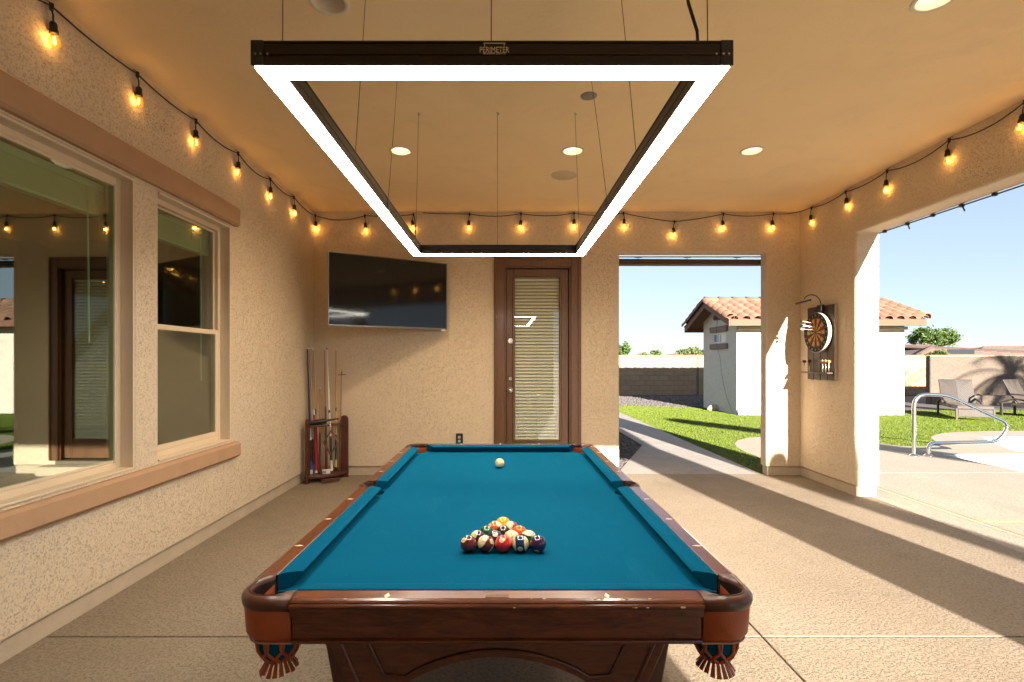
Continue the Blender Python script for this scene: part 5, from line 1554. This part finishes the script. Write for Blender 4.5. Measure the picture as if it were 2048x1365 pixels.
# ================================================================== TREES AND HOUSES BEYOND
def crown(c, rad, n, leaf, m_, parent, seed, squash=.8, frond=False):
    r_ = np.random.default_rng(seed)
    ncl = 26; dirs = r_.normal(0, 1, (ncl, 3)); dirs /= np.linalg.norm(dirs, axis=1)[:, None]
    cl = dirs * (r_.uniform(.35, .95, (ncl, 1))) * np.array([rad, rad, rad * squash]); cl[:, 2] = np.abs(cl[:, 2]) * .9 - rad * .12
    w_ = r_.integers(0, ncl, n)
    p = cl[w_] + r_.normal(0, rad * .15, (n, 3)) + np.array(c)
    a = r_.normal(0, 1, (n, 3)); a /= np.linalg.norm(a, axis=1)[:, None]
    b = r_.normal(0, 1, (n, 3)); b -= a * (a * b).sum(1)[:, None]; b /= np.linalg.norm(b, axis=1)[:, None]
    s = leaf * r_.uniform(.6, 1.4, (n, 1))
    v = np.stack([p - a * s, p - b * s * .45, p + a * s, p + b * s * .45], 1).reshape(-1, 3)
    me = bpy.data.meshes.new('crown'); me.from_pydata(v.tolist(), [], np.arange(4 * n).reshape(-1, 4).tolist()); me.materials.append(m_)
    o = link('crown', me, parent); o.location = -OFF[parent.name]
    return o, cl + np.array(c)
def tree(name, x, y, h, rad, n, leaf, m_, label, seed, squash=.8, group=None):
    t = thing(name, label, 'tree', (x, y, 0), group=group)
    o, cl = crown((x, y, h - rad * squash), rad, n, leaf, m_, t, seed, squash)
    m = MB().tube([(x, y, -.1), (x + .05, y, h * .3), (x, y, h - rad * squash * 1.2)], [rad * .10, rad * .085, rad * .06], 8)
    for k in range(0, 12, 2):
        q = V_(cl[k]); m.tube([(x, y, h - rad * squash * 1.4), V_((x, y, h - rad * squash)).lerp(q, .5), q], [rad * .05, rad * .035, rad * .01], 6)
    m.build('trunk', M['bark'], t)
    return t
at_ = lambda px, py, d: wpt(px, py, d)
tree('garden_tree', at_(1240, 0, 45).x, 45, at_(0, 680, 45).z, 1.0, 1500, .11, M['leaf'], 'green tree half hidden by the left edge of the passage', 11, 1.1)
tree('garden_tree', at_(1288, 0, 60).x, 60, at_(0, 703, 60).z, .75, 500, .12, M['leafpale'], 'tiny pale tree top above the block wall beside the round green one', 12)
tree('garden_tree', at_(1310, 0, 50).x, 50, at_(0, 697.5, 50).z, .55, 700, .09, M['leaf'], 'small round green tree top above the middle of the block wall', 13, 1)
tree('garden_tree', at_(1366, 0, 40).x, 40, at_(0, 697, 40).z, .55, 700, .09, M['leafpale'], 'yellowish bush above the block wall with its left edge over a roof', 14, .6)
tree('garden_tree', at_(1384, 0, 41).x, 41, at_(0, 693, 41).z, .65, 900, .09, M['leafpale'], 'tallest pale green bush rising left of the shed eave', 15, .7)
tree('garden_tree', at_(1404, 0, 42).x, 42, at_(0, 699, 42).z, .5, 700, .09, M['leaf'], 'darker green bush touching the shed wall above the fence', 16, .7)
tree('garden_tree', at_(1848, 0, 52).x, 52, at_(0, 654, 52).z, 1.45, 3000, .15, M['leaf'], 'left crown of the big green tree behind the tiled roofs', 17, .85)
tree('garden_tree', at_(1884, 0, 54).x, 54, at_(0, 655, 54).z, 1.5, 3000, .15, M['leaf'], 'right crown of the big green tree behind the tiled roofs, with loose twigs', 18, .9)
tree('garden_shrub', at_(1879, 0, 24).x, 24, at_(0, 699, 24).z, .35, 500, .05, M['leaf'], 'low leafy shrub tops poking over the right garden wall', 19, .7)
tree('garden_shrub', at_(1858, 0, 25).x, 25, at_(0, 705, 25).z, .25, 300, .045, M['leafpale'], 'smallest twiggy shrub just above the block wall by the shed', 20, .7)

def hip_house(name, x0, x1, y0, y1, eave, ridge, label, hips=(1, 1), rm_='brownroof'):
    t = thing(name, label, 'house', (x0, y0, 0))
    MB().box(x0 + .4, y0 + .4, -.1, x1 - .4, y1 - .4, eave - .05).build('wall', M['farwall'], t)
    ym = (y0 + y1) / 2; dd = (y1 - y0) / 2
    rx0_, rx1_ = x0 + dd * hips[0], x1 - dd * hips[1]
    v = [(x0, y0, eave), (x1, y0, eave), (x1, y1, eave), (x0, y1, eave), (rx0_, ym, ridge), (rx1_, ym, ridge), (x0, y0, eave - .18), (x1, y0, eave - .18), (x1, y1, eave - .18), (x0, y1, eave - .18)]
    r_ = MB().add(v, [(0, 1, 5, 4), (1, 2, 5), (2, 3, 4, 5), (3, 0, 4), (6, 7, 1, 0), (7, 8, 2, 1), (8, 9, 3, 2), (9, 6, 0, 3), (9, 8, 7, 6)]).build('roof', M[rm_], t)
    # tile courses as thin raised rows, ridge caps
    m = MB(); nrow_ = 12
    for k in range(nrow_):
        u = k / nrow_; z = eave + (ridge - eave) * u; y = y0 + dd * u
        xa, xb = x0 + (rx0_ - x0) * u, x1 + (rx1_ - x1) * u
        m.box(xa + .05, y - .02, z - .0, xb - .05, y + .10, z + .06)
    m.build('tile_course', M[rm_], r_)
    m = MB().tube([(rx0_, ym, ridge + .04), (rx1_, ym, ridge + .04)], .14, 6)
    for a, b in (((x0, y0, eave), (rx0_, ym, ridge)), ((x1, y0, eave), (rx1_, ym, ridge))): m.tube([V_(a) + V_((0, 0, .04)), V_(b) + V_((0, 0, .04))], .13, 6)
    m.build('ridge_cap', M[rm_], r_)
    # a window on the near wall
    MB().box(x0 + 2, y0 + .38, .9, x0 + 3.6, y0 + .402, 2.1).build('window', M['shedpane'], t)
    return t
X = lambda px, d: (px - 1004) * d / 1024
hip_house('neighbour_house', X(1700, 46), X(1915, 46), 46, 60, 2.15, 3.68, 'brown tiled neighbour house with its hip sloping down to the right behind the shed')
hip_house('neighbour_house', X(1838, 30), X(2110, 30), 30, 40, 1.75, 2.36, 'low grey brown tiled roof just above the right garden wall')
hip_house('neighbour_house', X(1960, 75), X(2250, 75), 75, 90, 2.6, 3.65, 'farthest pale brown tiled roof at the right edge of the picture')
hip_house('neighbour_house', X(1325, 70), X(1470, 70), 70, 80, 1.9, 2.75, 'pale far roof peak above the block wall left of the shed')
hip_house('neighbour_house', X(1255, 95), X(1330, 95), 95, 103, 1.9, 2.62, 'faint distant roof line between the small trees on the left')

# ================================================================== OUT OF FRAME: added shadow casters, and a palm whose shadow crosses the scene
def saguaro(x, y, h, r, label):
    t = thing('shadow_saguaro', label, 'cactus', (x, y, 0))
    m = MB(); nr_ = 14
    prof = [(r * .92, -.1), (r, h * .3), (r, h - r * 1.6), (r * .85, h - r * .7), (r * .5, h - r * .15), (.001, h)]
    m.lathe(prof, 28, (x, y, 0))
    v = []
    for p in m.v:
        a = math.atan2(p[1] - y, p[0] - x); k = 1 + .07 * math.cos(nr_ * a)
        v.append((x + (p[0] - x) * k, y + (p[1] - y) * k, p[2]))
    m.v = v
    m.build('stem', mat('cactus skin', (.07, .11, .045), .7), t)
def on_ray(px_, py_, z, y):
    """point at depth y up the sun ray through (px_,py_,z)"""
    k = (y - py_) / SUN.y
    return px_ + SUN.x * k, z + SUN.z * k
gx, gz = on_ray(3.56, 5.31, .62, -6.0)  # unseen cactus shape, added to cast the narrow stripe on floor and column
saguaro(gx, -6.0, gz, .158, 'unseen saguaro shape added behind the patio to cast the floor shadow stripe')
gx, gz = on_ray(3.95, 12.2, 0, -5.0)  # unseen bare trunk, leaned and placed to lay a finger of shadow on the lawn
t = thing('shadow_trunk', 'unseen leaning trunk added out of frame to cast the lawn shadow', 'palm', (gx + 6.4, -6, 0))
MB().tube([(gx + 6.4, -6, -.1), (gx + 4.6, -5.6, gz * .33), (gx + 2.6, -5.3, gz * .66), (gx + .9, -5.05, gz * .90), (gx + .25, -5, gz * .985), (gx, -5, gz)], [.30, .25, .22, .23, .24, .10], 12).build('trunk', M['bark'], t)
# fan palm out to the right
px0, py0 = 18.2, 4.0
k = (17 - py0) / SUN.y
pcx, pcz = on_ray(16.3, 17, 1.0, py0)
t = thing('palm_tree', 'palm tree outside the frame with long drooping fronds', 'palm', (pcx + .6, py0, 0))
MB().tube([(pcx + .6, py0, -.1), (pcx + .5, py0, pcz * .5), (pcx + .6, py0, pcz)], [.22, .17, .16], 12).build('trunk', M['bark'], t)
fr = MB(); r_ = np.random.default_rng(5)
for k in range(32):
    az = r_.uniform(0, 6.28); el = r_.uniform(-.5, 1.1); L_ = r_.uniform(2.4, 3.3)
    p = V_((pcx + .6, py0, pcz)); d = V_((math.cos(az) * math.cos(el), math.sin(az) * math.cos(el), math.sin(el)))
    pts = []
    for s in range(9):
        pts.append(p.copy()); p = p + d * L_ / 8; d = (d + V_((0, 0, -.17))).normalized()
    fr.tube(pts, [.02] * 8 + [.006], 4)
    for s in range(1, 9):
        q_ = pts[s]; tg = (pts[s] - pts[s - 1]).normalized(); sd2 = tg.cross(V_((0, 0, 1))).normalized()
        for u in (0, .33, .66):
            b0 = pts[s - 1].lerp(q_, u)
            for sg_ in (-1, 1):
                e_ = b0 + sd2 * sg_ * .42 * math.sin(min(1, (s + 1) / 4) * 1.5) + tg * .25 + V_((0, 0, -.10)); w2 = tg * .026
                fr.add([b0 - w2, b0 + w2, e_], [(0, 1, 2)])
fr.build('crown', M['leaf'], t, fix=False)
